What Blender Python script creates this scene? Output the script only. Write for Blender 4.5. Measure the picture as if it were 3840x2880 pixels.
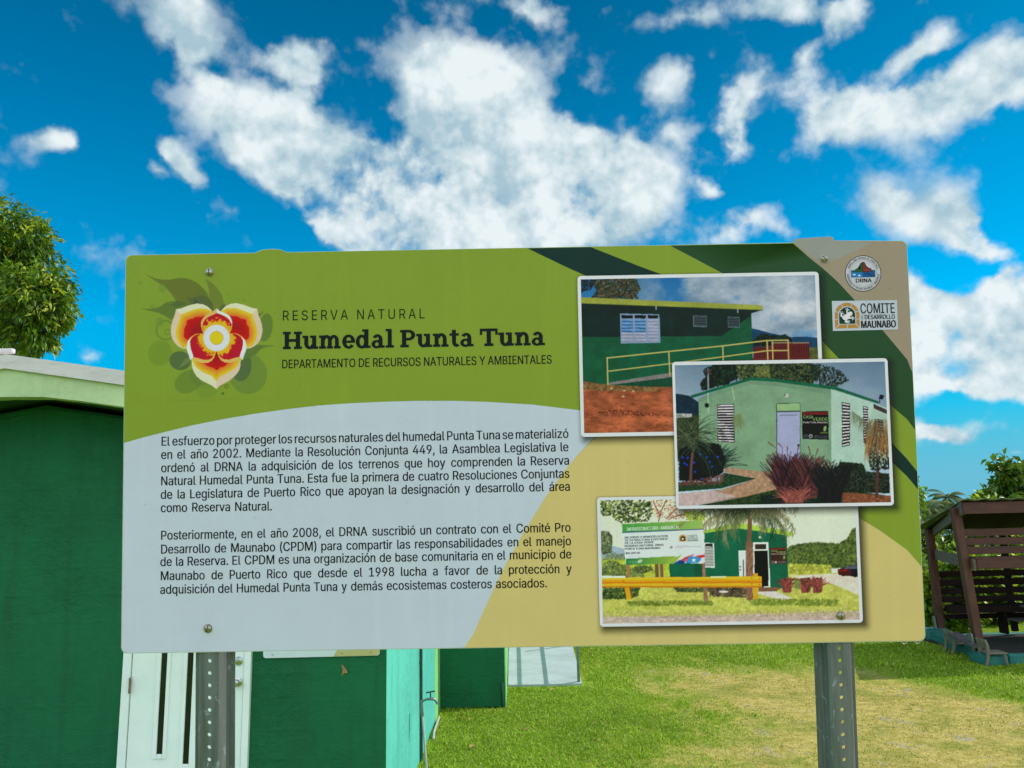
import bpy, bmesh, math, os
import numpy as np
from mathutils import Vector, Matrix
from mathutils.geometry import tessellate_polygon

scene = bpy.context.scene
for o in list(bpy.data.objects):
    bpy.data.objects.remove(o, do_unlink=True)
COL = scene.collection

# ------------------------------------------------------------------ camera
F_PX, W_PX, H_PX = 769.0, 1024, 768
PITCH, ROLL, CAM_Z = math.radians(10.2), math.radians(1.36), 2.26
fw = np.array([0, math.cos(PITCH), math.sin(PITCH)])
rt0 = np.array([1.0, 0, 0])
up0 = np.cross(rt0, fw)
rt = math.cos(ROLL) * rt0 - math.sin(ROLL) * up0
up = math.sin(ROLL) * rt0 + math.cos(ROLL) * up0
CAM = np.array([0, 0, CAM_Z])
cam_data = bpy.data.cameras.new("camera")
cam_data.sensor_fit = 'HORIZONTAL'
cam_data.sensor_width = 36.0
cam_data.lens = 36.0 * F_PX / W_PX
cam_data.clip_start = 0.05
cam_data.clip_end = 20000
cam = bpy.data.objects.new("camera", cam_data)
COL.objects.link(cam)
cam.matrix_world = Matrix(((rt[0], up[0], -fw[0], 0), (rt[1], up[1], -fw[1], 0),
                           (rt[2], up[2], -fw[2], CAM_Z), (0, 0, 0, 1)))
scene.camera = cam

# ------------------------------------------------------------------ light, exposure
SUN_AZ, SUN_EL = math.radians(71), math.radians(46.7)
sun_dir = Vector((math.sin(SUN_AZ) * math.cos(SUN_EL), math.cos(SUN_AZ) * math.cos(SUN_EL), math.sin(SUN_EL)))
sd = bpy.data.lights.new("sun", 'SUN')
sd.energy = 4.2
sd.angle = math.radians(0.5)
sd.color = (1.0, 0.95, 0.86)
sun = bpy.data.objects.new("sun", sd)
sun.rotation_euler = sun_dir.to_track_quat('Z', 'Y').to_euler()
sun.location = (30, 10, 40)
COL.objects.link(sun)

scene.view_settings.view_transform = 'Standard'
scene.view_settings.look = 'None'
scene.view_settings.exposure = 0.0
scene.view_settings.gamma = 1.0
scene.render.engine = 'CYCLES'
scene.cycles.max_bounces = 6
scene.cycles.transparent_max_bounces = 8
try:
    scene.cycles.use_denoising = True
except Exception:
    pass


# ------------------------------------------------------------------ pixel helpers (photo pixels, 3840 x 2880)
def ray(X, Y):
    return fw + (X / 3.75 - W_PX / 2) / F_PX * rt - (Y / 3.75 - H_PX / 2) / F_PX * up


def onY(X, Y, y):
    d = ray(X, Y)
    return CAM + d * (y / d[1])


def onZ(X, Y, z):
    d = ray(X, Y)
    return CAM + d * ((z - CAM_Z) / d[2])


# ------------------------------------------------------------------ sky
def lin(c):
    c = np.asarray(c, dtype=float) / 255.0
    return np.where(c <= 0.04045, c / 12.92, ((c + 0.055) / 1.055) ** 2.4)


world = bpy.data.worlds.new("World")
scene.world = world
world.use_nodes = True
wt = world.node_tree
wt.nodes.clear()


class NT:
    def __init__(s, t):
        s.t = t

    def n(s, typ, inputs=None, **kw):
        nd = s.t.nodes.new(typ)
        for k, v in kw.items():
            setattr(nd, k, v)
        for k, v in (inputs or {}).items():
            if isinstance(v, bpy.types.NodeSocket):
                s.t.links.new(v, nd.inputs[k])
            else:
                nd.inputs[k].default_value = v
        return nd

    def math(s, op, a, b=None, clamp=False, c=None):
        i = {0: a}
        if b is not None:
            i[1] = b
        if c is not None:
            i[2] = c
        return s.n('ShaderNodeMath', i, operation=op, use_clamp=clamp).outputs[0]

    def vmath(s, op, a, b=None):
        i = {0: a}
        if b is not None:
            i[1] = b
        return s.n('ShaderNodeVectorMath', i, operation=op)

    def noise(s, vec, scale, detail=5, rough=0.55, dist=0.0, dim='3D'):
        return s.n('ShaderNodeTexNoise', {'Vector': vec, 'Scale': scale, 'Detail': detail, 'Roughness': rough,
                                          'Distortion': dist}, noise_dimensions=dim)

    def mix(s, fac, a, b, blend='MIX'):
        nd = s.n('ShaderNodeMix', data_type='RGBA', blend_type=blend)
        for k, v in ((0, fac), (6, a), (7, b)):
            if isinstance(v, bpy.types.NodeSocket):
                s.t.links.new(v, nd.inputs[k])
            elif k == 0:
                nd.inputs[k].default_value = v
            else:
                nd.inputs[k].default_value = tuple(v) + (1,) * (4 - len(v))
        return nd.outputs[2]

    def ramp(s, fac, a, b, va=0.0, vb=1.0, smooth=True):
        nd = s.n('ShaderNodeMapRange', {0: fac, 1: a, 2: b, 3: va, 4: vb},
                 interpolation_type='SMOOTHSTEP' if smooth else 'LINEAR', clamp=True)
        return nd.outputs[0]


SKY_TINT = (0.0, 1.0, 1.28)
CLOUD_WHITE = (0.84, 0.92, 0.94)
CLOUD_GREY = (0.40, 0.57, 0.66)
T = NT(wt)
gen = T.n('ShaderNodeTexCoord').outputs['Generated']
sky = T.n('ShaderNodeTexSky', sky_type='NISHITA', sun_disc=False, sun_elevation=SUN_EL, sun_rotation=SUN_AZ,
          altitude=0.0, air_density=1.0, dust_density=0.3, ozone_density=2.0).outputs[0]
sep = T.n('ShaderNodeSeparateXYZ', {0: gen})
dz = sep.outputs[2]
dy = sep.outputs[1]
blue = T.mix(1.0, sky, SKY_TINT, 'MULTIPLY')
# clear tropical air: deep towards the zenith, bright and paler low down, deepest on the side towards the sun
gz = T.math('MULTIPLY', T.ramp(dz, 0.22, 0.64, 1.12, 0.58, smooth=False), T.ramp(sep.outputs[0], -0.6, 0.2, 1.2, 0.95))
gz = T.math('MULTIPLY', gz, T.ramp(dz, 0.0, 0.24, 0.50, 1.0, smooth=False))
blue = T.mix(1.0, blue, T.n('ShaderNodeCombineXYZ', {0: gz, 1: gz, 2: gz}).outputs[0], 'MULTIPLY')
pale = T.ramp(dz, 0.03, 0.15, 0.75, 0.0)
blue = T.mix(pale, blue, (1.9, 4.9, 7.0))
# clouds: soft ellipsoids on the unit sphere (full-view photo pixels / 2212 wide), edges broken by fractal noise
BLOBS = [  # x, y, rx, ry, tilt deg, amplitude
    (560, 290, 185, 92, 28, 1.1), (700, 380, 220, 120, 35, 1.15), (900, 440, 270, 140, 10, 1.2), (970, 250, 135, 130, 0, 1.1),
    (975, 160, 145, 85, 0, 1.0), (1120, 190, 115, 100, 30, .75), (1100, 380, 240, 160, 0, 1.15), (1300, 380, 160, 120, 20, 1.15),
    (1390, 415, 105, 92, 0, 1.1), (1080, 510, 420, 80, 0, 1.2), (830, 500, 180, 80, 10, 1.0), (820, 400, 180, 110, 20, .6),
    (405, 40, 85, 85, 50, .95), (435, 125, 50, 62, 40, .75), (480, 195, 42, 32, 45, .55), (535, 245, 52, 26, 30, .45),
    (640, 130, 108, 66, 0, .85), (668, 185, 74, 46, 0, .55), (650, 235, 50, 36, 0, .35),
    (130, 300, 85, 42, 0, .8), (390, 345, 42, 40, 40, .8), (412, 385, 46, 36, 50, .8), (350, 392, 44, 28, 20, .5),
    (1450, 190, 75, 70, -30, .66), (1480, 300, 62, 58, -10, .5), (1610, 220, 60, 105, 18, .82), (1585, 320, 52, 66, 15, .7),
    (1790, 240, 130, 90, 10, .68), (1745, 110, 52, 100, 15, .5), (1910, 255, 150, 75, 10, .8), (2060, 205, 145, 80, -12, .78), (2180, 160, 120, 100, -20, .95),
    (1990, 110, 95, 45, -35, .78), (1700, 10, 120, 40, 5, .7), (1830, 20, 62, 70, 30, .7), (1490, 40, 130, 50, -10, .5),
    (1150, 15, 80, 30, 10, .6), (1920, 450, 95, 52, 40, .85), (2040, 460, 92, 80, 25, .95), (2130, 510, 105, 44, 25, .85),
    (1600, 490, 110, 55, -20, .66), (1545, 415, 60, 22, 15, .6), (1700, 505, 60, 30, 0, .3),
    (2030, 730, 120, 120, 0, 1.1), (2140, 720, 150, 150, 0, 1.1), (2180, 620, 90, 60, -30, .9), (2110, 820, 200, 50, 0, .9), (1985, 610, 60, 45, 20, .8),
    (2260, 700, 150, 150, 0, 1.0), (2060, 940, 170, 34, 0, .5), (2000, 920, 90, 28, 20, .5), (2180, 985, 150, 22, 0, .4),
    (170, 760, 50, 30, 0, .45), (120, 60, 200, 70, -20, .22), (1900, 850, 90, 40, 0, .5)]
w1 = T.noise(gen, 5.0, 2, 0.5).outputs['Color']
w2 = T.noise(gen, 17.0, 4, 0.55).outputs['Color']
v1 = T.vmath('MULTIPLY', T.vmath('SUBTRACT', w1, (0.5, 0.5, 0.5)).outputs[0], (0.05, 0.05, 0.05)).outputs[0]
v2 = T.vmath('MULTIPLY', T.vmath('SUBTRACT', w2, (0.5, 0.5, 0.5)).outputs[0], (0.040, 0.040, 0.040)).outputs[0]
wgen = T.vmath('ADD', gen, T.vmath('ADD', v1, v2).outputs[0]).outputs[0]
acc = None
for (bx, by, rx, ry, tilt, amp) in BLOBS:
    s_ = 3840 / 2212
    d = ray(bx * s_, by * s_)
    n = d / np.linalg.norm(d)
    e1 = rt * math.cos(math.radians(tilt)) - up * math.sin(math.radians(tilt))
    e1 = e1 - n * (e1 @ n)
    e1 /= np.linalg.norm(e1)
    e2 = np.cross(n, e1)
    R = Matrix([[e1[i], e2[i], n[i]] for i in range(3)])
    k = s_ / 3.75 / F_PX / np.linalg.norm(d) * 1.09
    mp = T.n('ShaderNodeMapping', {'Vector': wgen, 'Location': tuple(n), 'Rotation': tuple(R.to_euler()),
                                   'Scale': (rx * k, ry * k, 0.35)}, vector_type='TEXTURE')
    g = T.n('ShaderNodeTexGradient', {'Vector': mp.outputs[0]}, gradient_type='SPHERICAL').outputs['Fac']
    acc = T.math('MULTIPLY_ADD', g, amp, c=(acc if acc is not None else 0.0))
acc = T.math('MINIMUM', acc, 0.62)
behind = T.ramp(dy, 0.42, -0.15)                     # cumulus added over the unseen rest of the sky, dense for fill light
gn = T.noise(gen, 2.6, 4, 0.5)
acc = T.math('ADD', acc, T.math('MULTIPLY', behind, T.ramp(gn.outputs['Fac'], 0.36, 0.62, 0.0, 0.9)))
sgen = T.vmath('ADD', gen, T.vmath('MULTIPLY', v2, (0.25, 0.25, 0.25)).outputs[0]).outputs[0]


def cloud_field(vec, detail):
    """fractal noise plus rounded billows of falling size"""
    f = T.noise(vec, 7.5, detail, 0.59).outputs['Fac']
    s = T.math('MULTIPLY', T.math('SUBTRACT', f, 0.5), 2.15)
    for sc, am in ((15.0, 0.30), (36.0, 0.22), (84.0, 0.12)):
        v = T.n('ShaderNodeTexVoronoi', {'Vector': vec, 'Scale': sc}, feature='F1').outputs['Distance']
        s = T.math('ADD', s, T.math('MULTIPLY', T.math('SUBTRACT', 0.46, v), am))
    return s


f1 = cloud_field(sgen, 8)
f2 = cloud_field(T.vmath('ADD', sgen, tuple(0.012 * np.array(sun_dir) + np.array([0, 0, 0.014]))).outputs[0], 6)
dens = T.math('ADD', acc, f1)
body = T.ramp(acc, 0.10, 0.60, 0.42, 1.0)
alpha = T.math('MULTIPLY', T.ramp(dens, 0.07, 0.48, 0.0, 0.98), body)
relief = T.math('SUBTRACT', f1, f2)
big = T.noise(gen, 5.5, 3, 0.5).outputs['Fac']
lum = T.math('ADD', T.math('MULTIPLY', relief, 1.7), T.math('MULTIPLY', T.math('SUBTRACT', big, 0.46), 1.7))
lum = T.math('ADD', lum, T.ramp(dens, 0.2, 1.0, 0.38, 0.72))
lum = T.ramp(lum, 0.05, 1.0, 0, 1, smooth=False)
ccol = T.mix(lum, CLOUD_GREY, CLOUD_WHITE)
# unseen clouds behind the camera, brightened to light the shaded sign and door
bright = T.ramp(dy, 0.2, -0.5, 1.0, 2.35)
ccol = T.mix(1.0, ccol, T.n('ShaderNodeCombineXYZ', {0: bright, 1: bright, 2: bright}).outputs[0], 'MULTIPLY')
bg_sky = T.n('ShaderNodeBackground', {'Color': blue, 'Strength': 0.105})
bg_cloud = T.n('ShaderNodeBackground', {'Color': ccol, 'Strength': 1.0})
ms = T.n('ShaderNodeMixShader', {0: alpha})
wt.links.new(bg_sky.outputs[0], ms.inputs[1])
wt.links.new(bg_cloud.outputs[0], ms.inputs[2])
wo = T.n('ShaderNodeOutputWorld', {0: ms.outputs[0]})


# ------------------------------------------------------------------ object helpers
def tag(o, label=None, cat=None, group=None, kind=None):
    if label:
        o['label'] = label
    if cat:
        o['category'] = cat
    if group:
        o['group'] = group
    if kind:
        o['kind'] = kind
    return o


def empty(name, loc=(0, 0, 0), rz=0.0):
    o = bpy.data.objects.new(name, None)
    COL.objects.link(o)
    o.empty_display_size = 0.2
    o.location = loc
    o.rotation_euler = (0, 0, rz)
    return o


def mesh_obj(name, me, mat, parent=None):
    o = bpy.data.objects.new(name, me)
    COL.objects.link(o)
    if mat:
        me.materials.append(mat)
    if parent:
        o.parent = parent
    return o


def smooth(me, angle=35):
    me.shade_smooth()
    try:
        me.set_sharp_from_angle(angle=math.radians(angle))
    except Exception:
        pass


class MB:
    """collects simple solids into one mesh"""
    def __init__(s):
        s.bm = bmesh.new()

    def box(s, x0, x1, y0, y1, z0, z1, bevel=0.0, M=None):
        ps = [(x0, y0, z0), (x1, y0, z0), (x1, y1, z0), (x0, y1, z0), (x0, y0, z1), (x1, y0, z1), (x1, y1, z1), (x0, y1, z1)]
        if M is not None:
            ps = [M @ Vector(p) for p in ps]
        return s.hexa(ps, bevel)

    def hexa(s, ps, bevel=0.0):
        t = bmesh.new()
        v = [t.verts.new(Vector([float(c) for c in p])) for p in ps]
        for q in ((0, 3, 2, 1), (4, 5, 6, 7), (0, 1, 5, 4), (1, 2, 6, 5), (2, 3, 7, 6), (3, 0, 4, 7)):
            t.faces.new([v[i] for i in q])
        bmesh.ops.recalc_face_normals(t, faces=t.faces)
        if bevel:
            bmesh.ops.bevel(t, geom=list(t.edges), offset=bevel, segments=2, affect='EDGES', profile=0.5)
        me = bpy.data.meshes.new("tmp")
        t.to_mesh(me)
        t.free()
        s.bm.from_mesh(me)
        bpy.data.meshes.remove(me)
        return s

    def beam(s, p, q, w, h, bevel=0.004, upv=(0, 0, 1)):
        p, q, upv = Vector([float(c) for c in p]), Vector([float(c) for c in q]), Vector(upv)
        d = (q - p).normalized()
        a = d.cross(upv).normalized()
        b = a.cross(d).normalized()
        ps = []
        for e in (p, q):
            ps += [e - a * w / 2 - b * h / 2, e + a * w / 2 - b * h / 2, e + a * w / 2 + b * h / 2, e - a * w / 2 + b * h / 2]
        return s.hexa(ps, bevel)

    def tube(s, pts, r, n=10, r_end=None):
        pts = [Vector([float(c) for c in p]) for p in pts]
        rings = []
        ref = Vector((0.123, 0.31, 0.94))
        for i, p in enumerate(pts):
            d = (pts[min(i + 1, len(pts) - 1)] - pts[max(i - 1, 0)]).normalized()
            if abs(d.dot(ref)) > 0.95:
                ref = Vector((0.9, 0.1, 0.2))
            a = d.cross(ref).normalized()
            b = d.cross(a)
            rr = r if r_end is None else r + (r_end - r) * i / (len(pts) - 1)
            if isinstance(r, (list, tuple)):
                rr = r[i]
            rings.append([s.bm.verts.new(p + a * math.cos(2 * math.pi * k / n) * rr + b * math.sin(2 * math.pi * k / n) * rr) for k in range(n)])
        for A, B in zip(rings, rings[1:]):
            for k in range(n):
                s.bm.faces.new((A[k], A[(k + 1) % n], B[(k + 1) % n], B[k]))
        s.bm.faces.new(rings[0][::-1])
        s.bm.faces.new(rings[-1])
        return s

    def lathe(s, prof, n=20, M=Matrix()):
        rings = []
        for (r, z) in prof:
            rings.append([s.bm.verts.new(M @ Vector((max(r, 1e-5) * math.cos(2 * math.pi * k / n), max(r, 1e-5) * math.sin(2 * math.pi * k / n), z))) for k in range(n)])
        for A, B in zip(rings, rings[1:]):
            for k in range(n):
                s.bm.faces.new((A[k], A[(k + 1) % n], B[(k + 1) % n], B[k]))
        s.bm.faces.new(rings[0][::-1])
        s.bm.faces.new(rings[-1])
        return s

    def prism(s, pts, axis, a, b):
        """outline pts (2-D) extruded along axis 'x','y','z' from a to b"""
        def P(p, t):
            return {'x': (t, p[0], p[1]), 'y': (p[0], t, p[1]), 'z': (p[0], p[1], t)}[axis]
        A = [s.bm.verts.new(P(p, a)) for p in pts]
        B = [s.bm.verts.new(P(p, b)) for p in pts]
        m = len(pts)
        fs = [s.bm.faces.new(A), s.bm.faces.new(B[::-1])]
        for i in range(m):
            fs.append(s.bm.faces.new((A[i], B[i], B[(i + 1) % m], A[(i + 1) % m])))
        bmesh.ops.recalc_face_normals(s.bm, faces=fs)
        return s

    def build(s, name, mat, parent=None, sm=None):
        me = bpy.data.meshes.new(name)
        bmesh.ops.recalc_face_normals(s.bm, faces=s.bm.faces)
        s.bm.to_mesh(me)
        s.bm.free()
        if sm:
            smooth(me, sm)
        return mesh_obj(name, me, mat, parent)


def raw_mesh(name, V, F, cols=None, sizes=None):
    """V (n,3), F (m,k) int array -> mesh, cols (n,3|4) as point colour attribute 'Col'"""
    V = np.asarray(V, dtype=np.float32)
    F = np.asarray(F, dtype=np.int32)
    me = bpy.data.meshes.new(name)
    me.vertices.add(len(V))
    me.vertices.foreach_set('co', V.ravel())
    m, k = F.shape
    me.loops.add(m * k)
    me.loops.foreach_set('vertex_index', F.ravel())
    me.polygons.add(m)
    me.polygons.foreach_set('loop_start', np.arange(0, m * k, k, dtype=np.int32))
    me.polygons.foreach_set('loop_total', np.full(m, k, dtype=np.int32))
    me.update(calc_edges=True)
    me.validate()
    if cols is not None:
        cols = np.asarray(cols, dtype=np.float32)
        if cols.shape[1] == 3:
            cols = np.concatenate([cols, np.ones((len(cols), 1), np.float32)], 1)
        at = me.color_attributes.new('Col', 'FLOAT_COLOR', 'POINT')
        at.data.foreach_set('color', cols.ravel())
    return me


# ------------------------------------------------------------------ materials
def new_mat(name):
    m = bpy.data.materials.new(name)
    m.use_nodes = True
    t = m.node_tree
    t.nodes.clear()
    out = t.nodes.new('ShaderNodeOutputMaterial')
    return m, NT(t), out


def mat_simple(name, col, rough=0.6, metal=0.0, var=0.12, scale=6.0, bump=0.0, bscale=60.0, dirt=None, dirt_amt=0.3,
               dscale=3.0, stretch=(1, 1, 1), spec=0.5, bdist=0.01):
    m, N, out = new_mat(name)
    tc = N.n('ShaderNodeTexCoord').outputs['Object']
    mp = N.n('ShaderNodeMapping', {'Vector': tc, 'Scale': stretch}).outputs[0]
    n1 = N.noise(mp, scale, 6, 0.6).outputs['Fac']
    c0 = tuple(np.clip(np.array(col) * (1 - var), 0, 1))
    c1 = tuple(np.clip(np.array(col) * (1 + var), 0, 1))
    c = N.mix(N.ramp(n1, 0.3, 0.7), c0, c1)
    if dirt:
        n2 = N.noise(mp, dscale, 8, 0.68, 0.4).outputs['Fac']
        c = N.mix(N.ramp(n2, 0.5, 0.72, 0, dirt_amt), c, dirt)
    b = N.n('ShaderNodeBsdfPrincipled', {'Base Color': c, 'Roughness': rough, 'Metallic': metal, 'Specular IOR Level': spec})
    if bump:
        n3 = N.noise(mp, bscale, 5, 0.6).outputs['Fac']
        bp = N.n('ShaderNodeBump', {'Height': n3, 'Strength': bump, 'Distance': bdist})
        N.t.links.new(bp.outputs[0], b.inputs['Normal'])
    N.t.links.new(b.outputs[0], out.inputs[0])
    return m


def mat_vcol(name, rough=0.5, trans=0.0, var=0.0, alpha=False, spec=0.4):
    m, N, out = new_mat(name)
    at = N.n('ShaderNodeAttribute', attribute_name='Col')
    c = at.outputs['Color']
    if var:
        tc = N.n('ShaderNodeTexCoord').outputs['Object']
        nz = N.noise(tc, 7.0, 7, 0.65).outputs['Fac']
        k = N.ramp(nz, 0.25, 0.75, 1 - var, 1 + var)
        sp_ = N.noise(tc, 210.0, 2, 0.5).outputs['Fac']
        k = N.math('MULTIPLY', k, N.ramp(sp_, 0.735, 0.76, 1.0, 0.72))
        dr = N.noise(N.n('ShaderNodeMapping', {'Vector': tc, 'Scale': (26, 26, 1.6)}).outputs[0], 1.0, 6, 0.65).outputs['Fac']
        k = N.math('MULTIPLY', k, N.ramp(dr, 0.5, 0.75, 1.0, 1.045))
        c = N.mix(1.0, c, N.n('ShaderNodeCombineXYZ', {0: k, 1: k, 2: k}).outputs[0], 'MULTIPLY')
    b = N.n('ShaderNodeBsdfPrincipled', {'Base Color': c, 'Roughness': rough, 'Specular IOR Level': spec})
    if alpha:
        N.t.links.new(at.outputs['Alpha'], b.inputs['Alpha'])
    sh = b.outputs[0]
    if trans:
        tr = N.n('ShaderNodeBsdfTranslucent', {'Color': c})
        mx = N.n('ShaderNodeMixShader', {0: trans})
        N.t.links.new(sh, mx.inputs[1])
        N.t.links.new(tr.outputs[0], mx.inputs[2])
        sh = mx.outputs[0]
    N.t.links.new(sh, out.inputs[0])
    return m


def mat_wall(name, col, streak=None, streak_amt=0.5, bump=0.5, worn=None):
    m, N, out = new_mat(name)
    tc = N.n('ShaderNodeTexCoord').outputs['Object']
    n1 = N.noise(tc, 1.3, 6, 0.6).outputs['Fac']
    n1b = N.noise(tc, 14.0, 5, 0.6).outputs['Fac']
    c = N.mix(N.ramp(n1, 0.3, 0.7), tuple(np.array(col) * 0.86), tuple(np.array(col) * 1.12))
    c = N.mix(N.ramp(n1b, 0.35, 0.7, 0, 0.35), c, tuple(np.array(col) * 1.25))
    if streak:
        mp = N.n('ShaderNodeMapping', {'Vector': tc, 'Scale': (6.0, 6.0, 0.55)}).outputs[0]
        n2 = N.noise(mp, 1.6, 7, 0.62, 0.3).outputs['Fac']
        c = N.mix(N.ramp(n2, 0.48, 0.72, 0, streak_amt), c, streak)
    if worn:
        n4 = N.noise(tc, 34.0, 6, 0.7).outputs['Fac']
        c = N.mix(N.ramp(n4, 0.66, 0.74, 0, 0.5), c, worn)
    b = N.n('ShaderNodeBsdfPrincipled', {'Base Color': c, 'Roughness': 0.72, 'Specular IOR Level': 0.3})
    mp2 = N.n('ShaderNodeMapping', {'Vector': tc, 'Scale': (1.0, 1.0, 1.7)}).outputs[0]
    h1 = N.noise(mp2, 9.0, 8, 0.62, 0.6).outputs['Fac']
    h2 = N.noise(mp2, 42.0, 4, 0.6).outputs['Fac']
    ridge = N.ramp(N.math('ABSOLUTE', N.math('SUBTRACT', N.noise(mp2, 4.5, 5, 0.6, 1.2).outputs['Fac'], 0.5)), 0.0, 0.03, 1, 0)
    h = N.math('ADD', N.math('ADD', h1, N.math('MULTIPLY', h2, 0.22)), N.math('MULTIPLY', ridge, 0.10))
    # faint courses of the blockwork under the render
    sz_ = N.n('ShaderNodeSeparateXYZ', {0: tc}).outputs[2]
    cz2 = N.math('ABSOLUTE', N.math('SUBTRACT', N.math('FRACT', N.math('MULTIPLY', sz_, 5.0)), 0.5))
    h = N.math('ADD', h, N.math('MULTIPLY', N.ramp(cz2, 0.40, 0.5, 0, 1), 0.10))
    bp = N.n('ShaderNodeBump', {'Height': h, 'Strength': N.math('MULTIPLY', N.ramp(N.noise(tc, 0.9, 4, 0.6).outputs['Fac'], 0.35, 0.65, 0.25, 1.0), bump), 'Distance': 0.03})
    N.t.links.new(bp.outputs[0], b.inputs['Normal'])
    N.t.links.new(b.outputs[0], out.inputs[0])
    return m


rng = np.random.default_rng(7)
M_GREEN = mat_wall('dark_green_paint', (0.005, 0.120, 0.045), streak=(0.008, 0.092, 0.040), streak_amt=0.7, bump=0.75, worn=(0.025, 0.21, 0.10))
M_TURQ = mat_wall('turquoise_paint', (0.10, 0.50, 0.40), streak=(0.075, 0.39, 0.34), streak_amt=0.7, bump=0.3, worn=(0.14, 0.6, 0.48))
M_LIME = mat_wall('light_green_paint', (0.22, 0.55, 0.18), streak=(0.3, 0.5, 0.2), streak_amt=0.4, bump=0.2)
M_FASCIA = mat_wall('pale_green_paint', (0.50, 0.60, 0.33), streak=(0.42, 0.52, 0.30), streak_amt=0.5, bump=0.15)
M_COPING = mat_simple('grey_coping', (0.66, 0.58, 0.58), 0.6, 0.0, 0.07, 5, 0.15, 40, dirt=(0.42, 0.38, 0.38), dirt_amt=0.35, dscale=7, stretch=(1, 1, 4))
M_WHITE = mat_simple('white_door_paint', (0.86, 0.90, 0.88), 0.38, 0, 0.03, 3, 0.04, 30, dirt=(0.55, 0.6, 0.58), dirt_amt=0.2, dscale=2.2)
M_STEEL = mat_simple('brushed_steel', (0.55, 0.53, 0.50), 0.28, 1.0, 0.1, 30)
M_BRASS = mat_simple('tarnished_bronze', (0.42, 0.36, 0.30), 0.3, 1.0, 0.2, 60)
M_PIPE = mat_simple('grey_pipe', (0.20, 0.23, 0.23), 0.45, 0.6, 0.15, 20)
M_PVC = mat_simple('white_plastic', (0.42, 0.43, 0.41), 0.45, 0, 0.08, 12, dirt=(0.4, 0.38, 0.3), dirt_amt=0.4)
M_DARKPIPE = mat_simple('dark_green_metal', (0.015, 0.06, 0.04), 0.5, 0, 0.2, 10)
M_CONC = mat_simple('pale_concrete', (0.34, 0.39, 0.42), 0.85, 0, 0.08, 3, 0.3, 50, dirt=(0.22, 0.20, 0.17), dirt_amt=0.5, dscale=2.0, stretch=(1, 2.2, 1))
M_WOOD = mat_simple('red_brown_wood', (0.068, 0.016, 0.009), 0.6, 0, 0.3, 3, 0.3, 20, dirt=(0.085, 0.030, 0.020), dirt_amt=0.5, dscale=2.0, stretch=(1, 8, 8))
M_POSTW = mat_simple('weathered_red_wood', (0.085, 0.024, 0.014), 0.65, 0, 0.3, 4, 0.3, 20, dirt=(0.11, 0.065, 0.04), dirt_amt=0.55, dscale=3.0, stretch=(6, 6, 0.8))
M_GREYW = mat_simple('grey_weathered_wood', (0.12, 0.085, 0.07), 0.75, 0, 0.25, 4, 0.3, 20, dirt=(0.10, 0.06, 0.05), dirt_amt=0.5, dscale=2.0, stretch=(6, 1, 6))
M_CURB = mat_simple('turquoise_curb_paint', (0.02, 0.17, 0.15), 0.75, 0, 0.25, 5, 0.4, 30, dirt=(0.03, 0.16, 0.12), dirt_amt=0.7, dscale=4)
M_ROOFSH = mat_simple('mossy_roof_sheet', (0.12, 0.14, 0.06), 0.8, 0, 0.3, 6)
M_SOIL = mat_simple('dark_soil', (0.035, 0.032, 0.024), 0.95, 0, 0.4, 8, 0.6, 30)
M_CHAIR = mat_simple('tan_plastic', (0.17, 0.145, 0.105), 0.5, 0, 0.1, 8, dirt=(0.12, 0.10, 0.07), dirt_amt=0.5)
M_PLANK = mat_simple('grey_plank', (0.10, 0.085, 0.08), 0.8, 0, 0.3, 4, 0.3, 20, stretch=(1, 6, 6))
M_BARK = mat_simple('bark', (0.10, 0.075, 0.05), 0.9, 0, 0.3, 6, 0.8, 14, stretch=(3, 3, 0.7))
M_PALE_BARK = mat_simple('pale_bark', (0.30, 0.27, 0.22), 0.9, 0, 0.25, 6, 0.8, 14, stretch=(3, 3, 0.7))
M_LEAF = mat_vcol('leaf', 0.42, 0.34, spec=0.5)
M_PALM = mat_vcol('palm_leaf', 0.65, 0.2, spec=0.15)
M_SHADEW = mat_simple('shade_dark_wood', (0.022, 0.010, 0.008), 0.75, 0, 0.3, 3, 0.3, 20, stretch=(1, 8, 8), spec=0.2)  # shelter's interior shade put into the colour of its inner boards
M_GRASS = mat_vcol('grass_blade', 0.6, 0.25, spec=0.25)
M_DEADLEAF = mat_simple('dead_leaf', (0.30, 0.18, 0.07), 0.8, 0, 0.3, 20)
M_GLASS = mat_simple('dark_glass', (0.010, 0.014, 0.014), 0.06, 0, 0.2, 4)

# ------------------------------------------------------------------ ground, sea
def sstep(a, b, x):
    t = np.clip((np.asarray(x, float) - a) / (b - a), 0, 1)
    return t * t * (3 - 2 * t)


def vnoise(x, y, seed=0):
    x = np.asarray(x, float)
    y = np.asarray(y, float)
    xi, yi = np.floor(x).astype(np.int64), np.floor(y).astype(np.int64)
    fx, fy = x - xi, y - yi
    fx, fy = fx * fx * (3 - 2 * fx), fy * fy * (3 - 2 * fy)

    def h(a, b):
        n = (a * 374761393 + b * 668265263 + seed * 982451653) & 0x7fffffff
        n = ((n ^ (n >> 13)) * 1274126177) & 0x7fffffff
        return ((n ^ (n >> 16)) & 0xffff) / 65535.0
    return (h(xi, yi) * (1 - fx) + h(xi + 1, yi) * fx) * (1 - fy) + (h(xi, yi + 1) * (1 - fx) + h(xi + 1, yi + 1) * fx) * fy


def fbm(x, y, seed=0, octv=5, gain=0.55):
    s, a, t = 0, 1.0, 0
    for i in range(octv):
        s = s + a * vnoise(x * 2 ** i, y * 2 ** i, seed + i * 17)
        t += a
        a *= gain
    return s / t


def height(x, y):
    return 0.7 * (1 - sstep(2.5, 5.8, y)) - 9.0 * sstep(70, 150, y) + 0.05 * (fbm(x * 0.8, y * 0.8, 3) - 0.5)


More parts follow.
